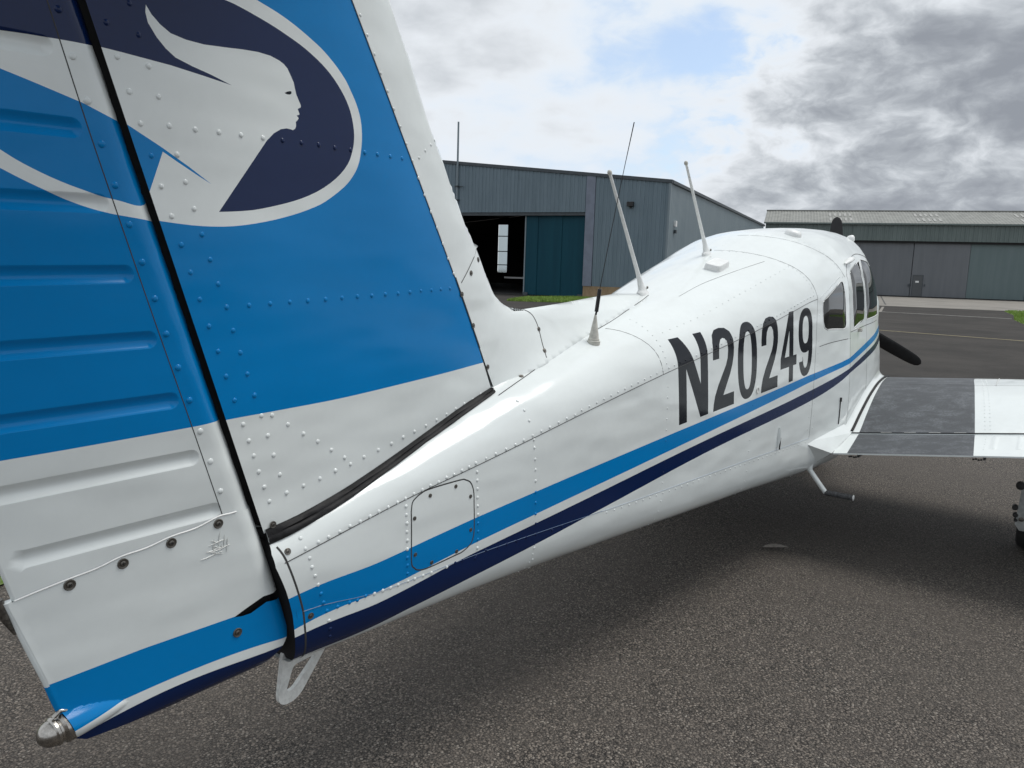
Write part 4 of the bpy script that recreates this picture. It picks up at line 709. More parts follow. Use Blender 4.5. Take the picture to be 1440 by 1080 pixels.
# rudder
ct = D['cap_top']; zt_ = 2.60
zr = np.linspace(1.028, zt_, 30)
rud_b = [(float(te(.956))+.004,.950)]+[tuple((a, b-.006)) for a, b in ct[1:-1]]+[(float(hx(1.026))+.008, 1.020)]+[(float(hx(z))+.008, float(z)) for z in zr]+[(float(te(z)), float(z)) for z in zr[::-3]]
navl, bll, inn, out, whl = (sl(D[k]) for k in ('rud_navyline','rud_blueline','rud_inner','rud_outer','rud_whiteline'))
def ext(l, n=1):   # lengthen a line past the trailing edge
    a, b = np.array(l[0]), np.array(l[2]); t = (a-b)/np.linalg.norm(a-b); return [tuple(a+t*.35)]+list(l)
rud_paints = [(1, ext(whl)+[(-3.5,.8),(-4.6,.8)]),
              (1, ext(out)+[(-3.72,1.75),(-3.6,2.4),(-4.9,2.4)]),
              (0, ext(bll)+[(-3.88,1.77)]+list(inn[::-1])+[(ext(inn)[0])]),
              (2, ext(navl)+[(-3.80,1.95),(-3.80,2.145),(-3.95,2.16),(-4.3,2.15),(-4.7,2.1)])]
xtra = []
for x0, z0, x1, z1 in BEADS:
    for k in (-1.3,-1.02,-.98,-.8,-.6,-.4,-.2,0,.2,.4,.6,.8,.98,1.02,1.3):
        xtra += [(x, z0+(z1-z0)*(x-x0)/(x1-x0)+k*.0185) for x in np.arange(x0, x1, .010)]
    for k in (.2,.4,.6,.8,.98,1.02,1.3): xtra += [(x1+k*.0185*math.cos(a), z1+k*.0185*math.sin(a)) for a in np.linspace(-1.57, 1.57, 13)]
xtra = [p for p in xtra if float(te(p[1]))+.004 < p[0] < float(hx(p[1])) and .99 < p[1] < 2.58]
def nearbead(x, z):
    r = np.zeros(np.shape(x), bool)
    for x0, z0, x1, z1 in BEADS:
        ab = np.array([x1-x0, z1-z0]); t = np.clip(((x-x0)*ab[0]+(z-z0)*ab[1])/(ab@ab), 0, 1); r |= np.hypot(x-x0-t*ab[0], z-z0-t*ab[1]) < .028
    return r
pr_ = panel(rud_b, rud_paints, S_rud, .016, maxseg=.02, extra=xtra, skip=nearbead)
rud = joinpanels('rudder', [pr_, mirror(pr_)], PM, plane)
rv = []
for x, z in D['rud_rivets']+[(float(hx(z))-.07, z) for z in np.arange(2.14, 2.6, .082)]:
    P, n = frame(S_rud, x, z); rv.append((P, n, .0073, .0032, lookup(rud_paints, x, z)))
rivets('rivets', rv, PM, rud)
lap = sl(D['rud_lap']+[]); 
ribbon('panel_seam', [(lap[0][0]-.14, lap[0][1]+.46)]+lap, S_rud, .0022, M['seam'], rud)
# rudder tip cap
cap_b = [tuple(p) for p in ct[:-1]]+[(float(hx(z))+.008-.02*max(0,(.93-z)/.2), float(z)) for z in (1.024,1.0,.96,.92,.88,.84,.80,.76,.72,.69)]+[(-3.572,.665),(-3.59,.642),(-3.62,.615),(-3.66,.5975),(-3.8,.5975),(-3.95,.6055),(-4.045,.613),(-4.066,.625),(-4.078,.65),(-4.092,.697),(-4.114,.773),(-4.145,.865),(-4.174,.950)]
w1, w2, cb = D['cap_w1'], D['cap_w2'], D['cap_blue']
cap_paints = [(1, [(-4.4,.3),(-3.3,.3),(-3.3,1.2),(-4.4,1.2)]), (0, [(-4.3,.70)]+[tuple(p) for p in cb]+[(-3.4,.84),(-3.4,.3),(-4.3,.3)]), (1, [(-4.3,.62)]+[tuple(p) for p in w1]+[(-3.4,.70),(-3.4,.5),(-4.3,.5)]), (2, [(-4.3,.59)]+[tuple(p) for p in w2]+[(-3.4,.665),(-3.4,.3),(-4.3,.3)])]
cx_ = [(x, z) for x in np.arange(-4.07, -3.83, .005) for z in np.arange(.618, .712, .003)]
pc_ = panel(cap_b, cap_paints, S_cap, .0085, extra=cx_, skip=lambda x, z: (x < -3.83) & (z < .714), holes=[D['cap_slot']], maxseg=.008)
cap = joinpanels('rudder_tip_cap', [pc_, mirror(pc_)], PM, rud)
mb = MB(); mb.box((-3.86,-.028,.66),(-3.60,.028,.93)); mb.build('cap_cavity_shade', M['dark'], rud)  # near-black block standing in for the shade inside the slot
mb = MB(); mb.tube([(x, 0, z) for x, z in sl([(-4.172,.955),(-4.145,.865),(-4.114,.773),(-4.09,.697)], 4)], .0078, 10, 0); 
mb.build('trailing_edge_bead', [M['white']], rud, 60)
mb = MB(); mb.tube([(x, 0, z) for x, z in sl([(-4.1095,.760),(-4.098,.72),(-4.088,.69)], 3)], .0084, 10, 0); mb.build('trailing_edge_bead', [M['blue']], rud, 60)
mb = MB(); mb.tube([(float(te(z))+.001, 0, z) for z in np.linspace(.955, zt_, 12)], .0065, 8, 0); mb.build('trailing_edge', M['white'], rud, 60)
mb = MB(); mb.tube([(-4.183,.004,.962),(-4.176,.004,.925),(-4.16,.004,.885)], [.006,.009,.003], 8); mb.build('drain_tab', M['steel'], rud, 60)
for x, z in D['rud_screws']:
    P, n = frame(S_cap, x, z); screw(P, n, .0115, rud)
wh = [(a, b) for a, b in sl(ct)[:-3]]
ribbon('sealant_line', wh, S_cap, .004, M['white_plastic'], rud, off=.0022)
# tail light
lt = empty('tail_light'); lt.parent = plane
mb = MB(); ax = Vector((-1, 0, -.16)).normalized(); c0 = Vector((-4.083,0,.660))
mb.lathe(c0, ax, [(-.01,.034),(.006,.034),(.009,.031),(.012,.027),(.016,.027),(.018,.0295),(.023,.03),(.026,.0275)], 28); mb.build('collar', M['chrome'], lt, 35)
mb = MB(); mb.lathe(c0+ax*.024, ax, [(0,.0265)]+[(.030*math.sin(a), .0265*math.cos(a)) for a in np.linspace(.08, 1.5, 9)]+[(.0302,.0005)], 28); mb.build('lens', M['chrome'], lt, 60)
mb = MB(); mb.tube([(-4.082,-.006,.694),(-4.094,-.006,.700),(-4.106,-.005,.690)], .005, 8); mb.build('light_bracket', M['chrome'], lt, 60)
# crazed patch of paint on the cap
mb = MB(); rr = random.Random(3)
for i in range(17):
    cx, cz = -3.755+rr.gauss(0,.011), .955+rr.gauss(0,.013); a = rr.choice([.15,.25,1.5,1.7,-.4,.7]); L = rr.uniform(.006,.022)
    dx, dz = math.cos(a)*L, math.sin(a)*L; q = []
    for t in (-1, -.3, .4, 1): 
        P, n = frame(S_cap, cx+dx*t+rr.gauss(0,.001), cz+dz*t+rr.gauss(0,.001)); q.append(Vector(P)+Vector(n)*.0012)
    mb.tube(q, [.0004,.0011,.001,.0003], 4)
mb.build('flaked_paint', M['clearfilm'], rud)

# ------------------------------------------------------------------ fuselage
white, F_ = M['white'], fus
def strip(a, b, fa, fb_): return [(a[0][0]-.1, a[0][1])]+[tuple(p) for p in a]+fa+fb_[::-1]+[tuple(p) for p in b[::-1]]+[(b[0][0]-.1, b[0][1])]
n2 = [[-3.62,.36],[-3.4,.47]]+D['st_n2']
st_paints = [(1, strip(D['st_b1'], D['st_b2'], [(.7,1.575),(1.35,1.69),(2.0,1.80)], [(.7,1.525),(1.35,1.635),(2.0,1.75)])),
             (2, strip(D['st_n1'], n2, [(.7,1.495),(1.35,1.605),(2.0,1.72)], [(.7,1.445),(1.35,1.55),(2.0,1.66)]))]
WIN = [D['w_rear'], D['w_mid'], [(.80,1.77),(.81,2.0),(.825,2.2),(.86,2.28),(1.27,2.27),(1.36,2.0),(1.37,1.84),(1.34,1.80)]]
shield = [(1.42,2.12),(1.42,3.2),(2.02,3.2),(2.02,2.3),(1.75,2.12)]
# --- registration
def sup(cx, cy, rx, ry, p=2.4, n=40): return [(cx+rx*math.copysign(abs(math.cos(a))**(2/p), math.cos(a)), cy+ry*math.copysign(abs(math.sin(a))**(2/p), math.sin(a))) for a in [2*math.pi*i/n for i in range(n)]]
TWO = [(0,.63),(0,.72),(.035,.84),(.12,.93),(.28,.985),(.5,1),(.72,.985),(.88,.93),(.965,.84),(1,.72),(.98,.62),(.92,.52),(.80,.40),(.62,.27),(.48,.165),(1,.165),(1,0),(0,0),(.02,.085),(.09,.19),(.24,.31),(.45,.44),(.60,.53),(.68,.61),(.71,.71),(.68,.80),(.6,.855),(.5,.87),(.4,.855),(.32,.80),(.29,.72),(.29,.63)]
GL = {'N': [(3, [(0,0),(0,1),(.29,1),(.74,.40),(.74,1),(1,1),(1,0),(.72,0),(.26,.62),(.26,0)])],
      '2': [(3, TWO)],
      '0': [(3, sup(.5,.5,.5,.5)), (0, sup(.5,.5,.215,.375))],
      '4': [(3, [(.50,1),(.79,1),(.79,.37),(1,.37),(1,.225),(.79,.225),(.79,0),(.52,0),(.52,.225),(0,.225),(0,.375)]), (0, [(.525,.375),(.525,.735),(.26,.375)])],
      '9': [(3, sup(.5,.5,.5,.5)), (0, sup(.5,.5,.215,.375)), (0, [(-.1,.235),(.29,.235),(.29,.3),(.6,.32),(.6,.6),(-.1,.6)]), (3, sup(.5,.675,.5,.325)), (0, sup(.5,.685,.215,.20))]}
SS = np.linspace(1.2, 2.75, 400)
def letter_s(x, h):
    X, Y, Z = fus(np.full(400, x), SS); L = np.concatenate([[0], np.cumsum(np.hypot(np.diff(Y), np.diff(Z)))])
    z0 = .980+.0765*(x+1.76); s0 = np.interp(z0, Z, SS); return float(np.interp(np.interp(s0, SS, L)+h, L, SS))
TXT = [('N',-1.762,.247),('2',-1.470,.198),('0',-1.236,.200),('2',-.989,.192),('4',-.765,.204),('9',-.537,.196)]
def lettering(rev=False):
    out = []
    for ch, x0, wd in TXT:
        for m, poly in GL[ch]:
            q = []
            for u, v in dens(poly, .09):
                x = x0+u*wd-.105*v*.372
                if rev: x = -2.10-x
                q.append((x, letter_s(x, v*.372)))
            out.append((m, q))
    return out
TXT_L = [(c, x, w) for c, x, w in TXT]
FM = [M['white'], M['blue'], M['navy'], M['charcoal'], M['glass']]
fus_b = [(-3.545,.0),(-3.56,.5),(-3.58,1.0),(-3.60,1.5),(-3.624,2.0),(-3.628,2.3),(-3.62,2.6),(-3.60,3.0),(2.6,3.0),(2.6,0)]
paintsR = st_paints+lettering()+[(4, shield)]
paintsL = st_paints+lettering(True)+[(4, shield)]
sx = [(x, s) for s in (1., 2.) for x in np.arange(-3.55, 1.2, .025)]+[(x, s) for s in (.94,1.05,1.95,2.05) for x in np.arange(-3.55, 1.2, .025)]
pR = panel(fus_b, paintsR, fus, .026, vs=.28, holes=WIN, maxseg=.03, extra=sx)
pL = mirror(panel(fus_b, paintsL, fus, .04, vs=.28, holes=WIN, maxseg=.05))
fuse = joinpanels('fuselage', [pR, pL], FM, plane)
mb = MB()   # tail bulkhead and nose bowl
ss = np.linspace(0, 3, 20); xa = np.interp(ss, [0,.5,1,1.5,2,2.3,2.6,3], [-3.545,-3.56,-3.58,-3.60,-3.624,-3.628,-3.62,-3.60]); a = np.array(fus(xa+.012, ss)).T
mb.grid([[p, (p[0], -p[1], p[2])] for p in a]); mb.build('tail_bulkhead', M['dark'], fuse)
mb = MB(); a = np.array(fus(np.full(20, 2.6), ss)).T; mb.grid([[p, (p[0], -p[1], p[2])] for p in a]); mb.build('nose_bowl', white, fuse)
off = lambda d: (lambda x, s: tuple(np.asarray(q)+d*n_ for q, n_ in zip(fus(x, s), _nrm(x, s))))
def _nrm(x, s):
    e = 1e-3; du = np.stack(fus(np.asarray(x)+e, s), -1)-np.stack(fus(np.asarray(x)-e, s), -1); dv = np.stack(fus(x, np.asarray(s)+e), -1)-np.stack(fus(x, np.asarray(s)-e), -1)
    n = np.cross(du, dv); n /= np.maximum(np.linalg.norm(n, axis=-1, keepdims=True), 1e-9); return np.moveaxis(n, -1, 0)
for wn in WIN:
    c = np.mean(np.array(wn), 0); big = [tuple(c+(np.array(p)-c)*1.04) for p in wn]
    lo_, hi_ = np.array(big).min(0), np.array(big).max(0)
    def bulge(x, s, lo_=lo_, hi_=hi_):
        q = np.clip((np.asarray(s)-lo_[1])/(hi_[1]-lo_[1]), 0, 1); d = -.004+.016*4*q*(1-q)*np.clip(np.minimum(np.asarray(x)-lo_[0], hi_[0]-np.asarray(x))/.08, 0, 1)
        return tuple(np.asarray(c_)+d*n_ for c_, n_ in zip(fus(x, s), _nrm(x, s)))
    g = panel(big, [], bulge, .03, vs=.3, maxseg=.03)
    joinpanels('side_window', [g], [M['glass']], fuse)
    joinpanels('side_window', [mirror(g)], [M['glass']], fuse)
    cl = dens(wn+[wn[0]], .03, False); ribbon('window_trim', cl, fus, .006, M['white_plastic'], fuse, off=.002)
rv = []
def fr(x, s, r=.0055, h=.0032, col=None):
    P, n = frame(fus, x, s); rv.append((P, n, r, h, lookup(paintsR, x, s) if col is None else col))
for x, s in D['fus_rivets']: fr(x, s, .0056, .0027)
for x in np.arange(-2.43, -.33, .044): fr(x, 2.045, .0047, .003)
for x in np.arange(-2.25, -.3, .05): fr(x, .975, .0042, .0026)
for xx in (-1.862, -1.07, -.34, -.27):
    for s in np.arange(1.07, 1.97, .09): fr(xx, s, .0036, .0022)
for s in np.arange(2.1, 2.75, .07): fr(-1.87, s, .0036, .002)
for s in np.arange(2.08, 2.95, .045): fr(-.33-.31*(s-2), s, .003, .0018); fr(.22-.5*(s-2.08), s, .003, .0018)
for x in np.arange(-1.8, -.45, .06): fr(x, 2.43, .003, .0016)
for t in np.linspace(0, 1, 16): fr(-.26+.4*t, 2.0+.13*t, .0034, .0022)
for x in np.arange(-2.62, -1.5, .07): fr(x-.03, 2.90, .0036, .0022)
for s in np.arange(.3, .95, .12):
    for xx in (-2.66, -1.86, -1.07): fr(xx, s, .0036, .0022)
rivets('rivets', rv, FM, fuse)
rib = lambda pts, w_=.0024, nm='panel_seam', m='seam', o=.0006: ribbon(nm, dens(pts, .05, False), fus, w_, M[m], fuse, off=o)
rib([(-3.60,2.0),(-.30,2.0)], .0026, o=.0014); rib([(-3.55,1.0),(-2.28,1.0)], .0016, m='seamdim', o=.0014); rib([(-2.28,1.0),(-.30,1.0)], .0024, m='seamlight', o=.0016)
rib([(-3.515,.05),(-3.53,.5),(-3.55,1.0),(-3.572,1.5),(-3.594,2.0),(-3.61,2.4)], .0055)
rib(smoothline([(-1.90,2.0),(-1.92,2.3),(-1.98,2.6),(-2.03,2.78)]), .0028)
rib(smoothline([(-.30,2.0),(-.36,2.2),(-.44,2.4),(-.50,2.55),(-.56,2.75),(-.6,3.0)]), .003)
rib(smoothline([(.24,2.12),(.12,2.3),(-.07,2.52),(-.18,2.75),(-.23,3.0)]), .003)
rib([(-.305,1.0),(-.305,2.0)], .003); rib([(.292,.95),(.292,2.12)], .0035); rib([(-.25,1.655),(.29,1.655)], .004); rib([(.30,1.70),(1.25,1.75)], .004)
rib([(.775,.95),(.78,1.7),(.79,2.2)], .004); rib(smoothline([(.28,2.12),(.36,2.22),(.6,2.30),(.86,2.34),(1.3,2.32)]), .004)
rib(smoothline([(-1.42,2.74),(-1.2,2.72),(-.9,2.66),(-.6,2.6)]), .0013, o=.001); 
rib(sl(D['fair_base_f']), .003, o=.002)
for x, s in D['fair_screws_f']:
    P, n = frame(fus, x, s); screw(P, n, .0085, fuse)
rib(sl(D['access']+[D['access'][0]]), .0042, 'panel_seam')
for x, s in D['access_screws']:
    P, n = frame(fus, x, s); screw(P, n, .0062, fuse)
for x, s in D['fus_screws']:
    P, n = frame(fus, x, s); screw(P, n, .0085, fuse)
P, n = frame(S_fin, -3.612, .972); screw(P+n*.004, n, .009, fin)
# static port ring, jack fitting, latch slot, door knob, cabin vent
def onf(x, s, d=0): P, n = frame(fus, x, s); return Vector(P)+Vector(n)*d, Vector(n)
P, n = onf(-1.03, 1.535); mb = MB(); mb.lathe(P, n, [(-.002,.017),(.003,.016),(.0035,.012),(.001,.011)], 20); mb.build('static_port', M['clearfilm'], fuse, 40)
mb = MB(); mb.tube([onf(-.735, s, .004)[0] for s in (1.02,1.08,1.13,1.17)], [.004,.012,.011,.005], 8, flat=(1,.6)); mb.build('drain_fairing', white, fuse, 60)
mb = MB(); mb.tube([onf(-.722, s, .009)[0] for s in (1.0,1.05,1.09)], .0035, 6); mb.build('drain_slot', M['dark'], fuse)
mb = MB(); mb.tube([onf(.14, s, .003)[0] for s in (1.03,1.1,1.2)], .003, 6); mb.tube([onf(.14, s, .004)[0] for s in (1.2,1.215,1.23)], .007, 8); mb.build('door_stop', M['seam'], fuse)
P, n = onf(.52, 1.70); mb = MB(); mb.lathe(P, n, [(0,.012),(.02,.012),(.024,.008)], 12); mb.build('door_knob', M['chrome'], fuse, 40)
mb = MB(); mb.tube([onf(.30, 2.235, .004)[0], onf(.38, 2.25, .016)[0], onf(.46, 2.265, .018)[0], onf(.52, 2.275, .004)[0]], [.008,.020,.02,.004], 12, flat=(1,.7)); mb.build('cabin_vent', M['white_plastic'], fuse, 60)
mb = MB(); mb.lathe(onf(.05,2.72)[0], onf(.05,2.72)[1], [(-.01,.05),(.012,.049),(.024,.042),(.03,.02),(.031,.001)], 20); mb.build('roof_antenna', M['white_plastic'], fuse, 50)
mb = MB(); mb.lathe(onf(1.25,2.60)[0], onf(1.25,2.60)[1], [(-.01,.03),(.012,.028),(.03,.012),(.034,.001)], 12); mb.build('roof_antenna', M['white_plastic'], fuse, 50)
# blade-base whip antennas
for b, tpt in (((-1.475,0,1.515),(-1.873,0,2.023)), ((-.70,0,1.72),(-1.078,0,2.16))):
    B, T_ = Vector(b), Vector(tpt); d = T_-B; an = empty('antenna'); an.parent = plane
    mb = MB(); mb.tube([B+Vector((.03,0,-.012)), B+Vector((.02,0,.002)), B+Vector((.005,0,.008))], [.052,.05,.03], 16, flat=(.42,1) if False else (1,.45), up=(0,1,0)); 
    mb.v = []; mb.f = []; mb.m = []
    rows = []
    for t, cx, hy in ((-.03,.062,.024),(0,.058,.022),(.01,.05,.018),(.03,.034,.015),(.10,.020,.012),(.20,.012,.009)):
        p = B+d*t; rows.append([p+Vector((math.cos(a)*cx, math.sin(a)*hy, 0)) for a in [2*math.pi*i/16 for i in range(16)]])
    mb.grid(rows, closed=True); mb.build('antenna_base', M['white_plastic'], an, 50)
    mb = MB(); mb.tube([B+d*.17, B+d*.5, B+d*.965], [.0095,.008,.0062], 10); mb.build('antenna_rod', M['white_plastic'], an, 60)
    mb = MB(); mb.lathe(B+d*.96, d, [(0,.006),(.004,.0095),(.012,.010),(.019,.007),(.022,.001)], 12); mb.build('antenna_tip', M['cream'], an, 60)
    mb = MB(); mb.lathe(B+d*.05+Vector((.026,-.012,0)), (.3,-1,0), [(0,.007),(.006,.006),(.008,.003)], 10); mb.build('antenna_bolt', M['steel'], an, 40)
an = empty('antenna'); an.parent = plane     # bent whip on ivory cone
B, nB = onf(-2.167, 2.70)
mb = MB(); mb.lathe(B, (0,-.03,1), [(-.012,.026),(.004,.026),(.006,.022),(.012,.022),(.013,.020),(.105,.004)], 18); mb.build('antenna_base', M['cream'], an, 40)
q = B+Vector((0,-.004,.104)); mb = MB(); mb.tube([q, q+Vector((0,-.006,.03))], .004, 8, 0); mb.tube([q+Vector((0,-.002,.012)), q+Vector((0,-.012,.098))], .0075, 12, 0); mb.build('antenna_sleeve', M['blackpl'], an, 60)
q2 = q+Vector((0,-.012,.098)); mb = MB(); mb.tube([q2+Vector((.0,-.098*t-.03*t*t*.3, .60*t)) for t in (0,.25,.5,.75,1)], [.0017,.0016,.0015,.0014,.0022], 6); mb.build('whip', M['blackpl'], an, 60)
P, n = onf(-.93, 2.80); a, b, c = Vector((1,0,0)), n.cross(Vector((1,0,0))).normalized(), n; a = b.cross(c)
mb = MB(); rows = []
for h, sc in ((-.02,1),(.018,.97),(.028,.88)): rows.append([P+c*h+a*(.075*sc*math.copysign(abs(math.cos(g))**.35, math.cos(g)))+b*(.045*sc*math.copysign(abs(math.sin(g))**.35, math.sin(g))) for g in [2*math.pi*i/24 for i in range(24)]])
mb.grid(rows, closed=True); mb.f.append(tuple(range(48, 72))); mb.m.append(0); mb.build('gps_antenna', M['white_plastic'], plane, 45)
# tie-down ring under the tail
def plate(name, outer, inner, y0, y1, mat, parent):
    mb = MB(); n = len(outer)
    for y in (y0, y1): mb.v += [(x, y, z) for x, z in outer]+[(x, y, z) for x, z in inner]
    for k in range(n):
        j = (k+1) % n
        mb.f += [(k, j, n+j, n+k), (2*n+k, 3*n+k, 3*n+j, 2*n+j), (k, 2*n+k, 2*n+j, j), (n+k, n+j, 3*n+j, 3*n+k)]; mb.m += [0]*4
    return mb.build(name, mat, parent, 35)
n_ = 24; oc = []; ic = []
A0, A1, A2 = np.array((-3.385,.585)), np.array((-3.56,.60)), np.array((-3.528,.463))
def rounded(pts, r, n):
    L = []; m = len(pts)
    for i in range(m):
        p, a, b = (np.array(pts[j % m], float) for j in (i, i-1, i+1)); u = (a-p)/np.linalg.norm(a-p); v = (b-p)/np.linalg.norm(b-p)
        for t in np.linspace(0, 1, n): L.append(tuple((1-t)**2*(p+u*r[i])+2*t*(1-t)*p+t*t*(p+v*r[i])))
    return L
oc = rounded([(-3.36,.60),(-3.545,.60),(-3.566,.447),(-3.497,.447)], [.02,.02,.04,.03], 8); ic = rounded([(-3.430,.548),(-3.512,.548),(-3.538,.482),(-3.513,.480)], [.02,.015,.012,.01], 8)
plate('tie_down_ring', oc, ic, -.006, .006, M['clearfilm'], plane)
# ------------------------------------------------------------------ wing
ZU = K((-.1,.606),(.25,.672),(.5,.762),(.8,.853),(1.1,.905),(1.3,.915),(1.5,.895),(1.68,.835),(1.75,.755)); ZL = K((-.1,.598),(.5,.60),(1.2,.615),(1.6,.665),(1.75,.755))
def kd(x): return .1415-.055*np.clip((np.asarray(x, float)-.25)/.95, 0, 1)
def wu(x, y): x = np.asarray(x, float); y = np.asarray(y, float); return x+0*y, y+0*x, ZU(x)+(-y-.6)*kd(x)
def wl(x, y): x = np.asarray(x, float); y = np.asarray(y, float); return x+0*y, y+0*x, ZL(x)+(-y-.6)*kd(x)
def fl(x, y):
    X, Y, Z = wu(x, y); Z = Z-.005*np.clip((X-.2)/.04, 0, 1)
    for yb in np.arange(-1.39, -2.6, -.112):
        t = np.clip(X, .015, .19); d = np.hypot(X-t, Y-yb); q = np.clip(d/.020, 0, 1); Z = Z+.006*(1-q*q)**2
    return X, Y, Z
M['walk'] = None
m, t, b = newmat('worn_grey_walkway'); oc_ = t.add('ShaderNodeTexCoord').outputs['Object']
oc2 = t.vmath('MULTIPLY', oc_, (1.6, 1, 1)); f = t.noise(oc2, 7, 9, .68, .6); g = t.noise(oc_, 90, 3, .6)
c1 = t.mix(t.step(f, .42, .66), (.055,.061,.069), (.118,.129,.142)); t.l.new(t.mix(t.step(g, .35, .75), c1, (.05,.055,.06)), b.inputs['Base Color']); b.inputs['Roughness'].default_value = .62
bn = t.add('ShaderNodeBump', {'Strength': .35, 'Distance': .003, 'Height': g}); t.l.new(bn.outputs[0], b.inputs['Normal']); M['walk'] = m
walk = [(-.2,-.690),(.25,-.682),(.7,-.668),(1.2,-.652),(1.8,-.64),(1.8,-1.17),(1.2,-1.195),(.7,-1.24),(.25,-1.285),(-.2,-1.315)]
dark_w = [M['white'], M['walk']]
flapgap = .256
pu = panel([(flapgap,-.585),(1.748,-.585),(1.748,-2.6),(1.45,-5.3),(.28,-5.3),(flapgap,-2.6)], [(1, walk)], wu, .045, maxseg=.04)
plo = panel([(flapgap,-.40),(1.748,-.40),(1.748,-2.6),(1.45,-5.3),(.28,-5.3),(flapgap,-2.6)], [], wl, .09, flip=True, maxseg=.09)
def wing_side(mir):
    f_ = (lambda q: mirror(q)) if mir else (lambda q: q); sg = -1 if mir else 1
    wg = joinpanels('wing', [f_(pu), f_(plo)], dark_w, plane)
    mb = MB()
    ys = np.linspace(-.585, -5.3, 20); mb.grid([[(flapgap, sg*y, float(wu(flapgap, y)[2])), (flapgap, sg*y, float(wl(flapgap, y)[2]))] for y in ys])
    mb.grid([[(x, -5.3*sg, float(wu(x, -5.3)[2])), (x, -5.3*sg, float(wl(x, -5.3)[2]))] for x in np.linspace(.28, 1.45, 10)]); mb.split('spar_cover', M['dark'], wg)
    a = panel([(-.1,-.612),(.238,-.612),(.238,-2.7),(-.1,-2.7)], [(1, walk)], fl, .012 if not mir else .05, maxseg=.02 if not mir else .05)
    bq = panel([(-.1,-.612),(.238,-.612),(.238,-2.7),(-.1,-2.7)], [], wl, .1, flip=True)
    fo = joinpanels('flap', [f_(a), f_(bq)], dark_w, wg)
    mb = MB(); mb.grid([[(x, sg*y, float(q(x, y)[2])) for q in (wu, wl)] for y in (-.612, -1.6, -2.7) for x in (.238,)]); mb.grid([[(-.1, sg*y, float(q(-.1, y)[2])) for q in (wu, wl)] for y in (-.612, -1.6, -2.7)])
    mb.grid([[(x, sg*-.612, float(q(x, -.612)[2])) for q in (wu, wl)] for x in np.linspace(-.1, .238, 6)]); mb.split('flap_edge', M['white'], wg)
    mb = MB()
    a = panel([(-.1,-2.72),(.25,-2.72),(.25,-5.2),(-.0,-5.2)], [], wu, .1); bq = panel([(-.1,-2.72),(.25,-2.72),(.25,-5.2),(-.0,-5.2)], [], wl, .1, flip=True)
    joinpanels('aileron', [f_(a), f_(bq)], dark_w, wg)
    for yb in (-.735, -1.345):
        z = float(wl(-.05, yb)[2]); mb = MB()
        for k in range(4): mb.lathe((-.085+.01*(k % 2), sg*(yb+.012*k), z-.016-.005*(k % 2)), (0,1,0), [(-.005,.005),(.005,.005)], 8)
        mb.obox((-.10, sg*(yb-.02), z-.014), (.14,0,0), (0,.012,0), (0,0,.016)); mb.split('flap_hinge', M['blackpl'], wg, 40)
    if not mir:
        rv = []
        for yy, xs in ((-1.335, np.arange(.30,1.3,.05)), (-1.36, np.arange(.30,1.3,.05)), (-.645, np.arange(.32,1.25,.06))):
            for x in xs: 
                P, n = frame(wu, x, yy+(0 if yy > -.7 else (x-.25)*.1)); rv.append((P, n, .0048, .0028, 0))
        for x in np.arange(.0,.22,.04):
            P, n = frame(fl, x, -1.345); rv.append((P, n, .0035, .002, 0))
        rivets('rivets', rv, dark_w, wg)
        for yy in (-1.33, -1.49): ribbon('panel_seam', [(x, yy) for x in np.linspace(1.02, 1.7, 14)], wu, .006, M['clearfilm'], wg, off=.004)
        ribbon('panel_seam', [(1.02-.0*y, -y) for y in np.linspace(.66, 4, 30)], wu, .003, M['seam'], wg)
        for k in range(7): ribbon('flap_track', [(flapgap+.001, -.80-.085*k*1.5), (flapgap+.001, -.86-.085*k*1.5)], wu, .004, M['clearfilm'], wg, off=.001)
    return wg
wingR = wing_side(False); wingL = wing_side(True)
# wing root fillet with dark sealing strip
for sg in (1, -1):
    mb = MB(); rows = []
    for x in np.linspace(.25, 1.74, 26):
        yw = -float(FW(x)); zA = float(ZU(x))+.055; zB = float(wu(x, -.64)[2])+.002; row = []
        for t in np.linspace(0, 1, 8): row.append((x, sg*((1-t)**2*(yw+.006)+2*t*(1-t)*(yw-.004)+t*t*-.642), (1-t)**2*zA+2*t*(1-t)*(zB+.004)+t*t*zB))
        rows.append(row)
    mb.grid(rows); fil = mb.build('wing_root_fillet', white, plane, 60)
    mb = MB(); mb.tube([(x, sg*-.637, float(wu(x, -.637)[2])+.004) for x in np.linspace(.262, 1.45, 26)], .0085, 8); mb.build('root_seal', M['rubber'], fil, 60)
    A = Vector((-.36,-.50,.695)); A2 = Vector((.25,-.589,.728)); Bq = Vector((.25,-.640,.676)); Cq = Vector((-.105,-.607,.606)); Dq = Vector((-.17,-.40,.44)); E2 = Vector((.6,-.62,.60)); F2 = Vector((.6,-.42,.40)); Aa = Vector((-.33,-.47,.60))
    f2 = lambda q: Vector((q.x, q.y*sg, q.z))
    mb = MB(); mb.add([f2(q) for q in (A, A2, Bq, Cq)], [(0,1,2,3)]); mb.add([f2(q) for q in (A, Cq, Dq, Aa)], [(0,1,2,3)]); mb.add([f2(q) for q in (Cq, E2, F2, Dq)], [(0,1,2,3)])
    mb.build('aft_root_fairing', white, plane)
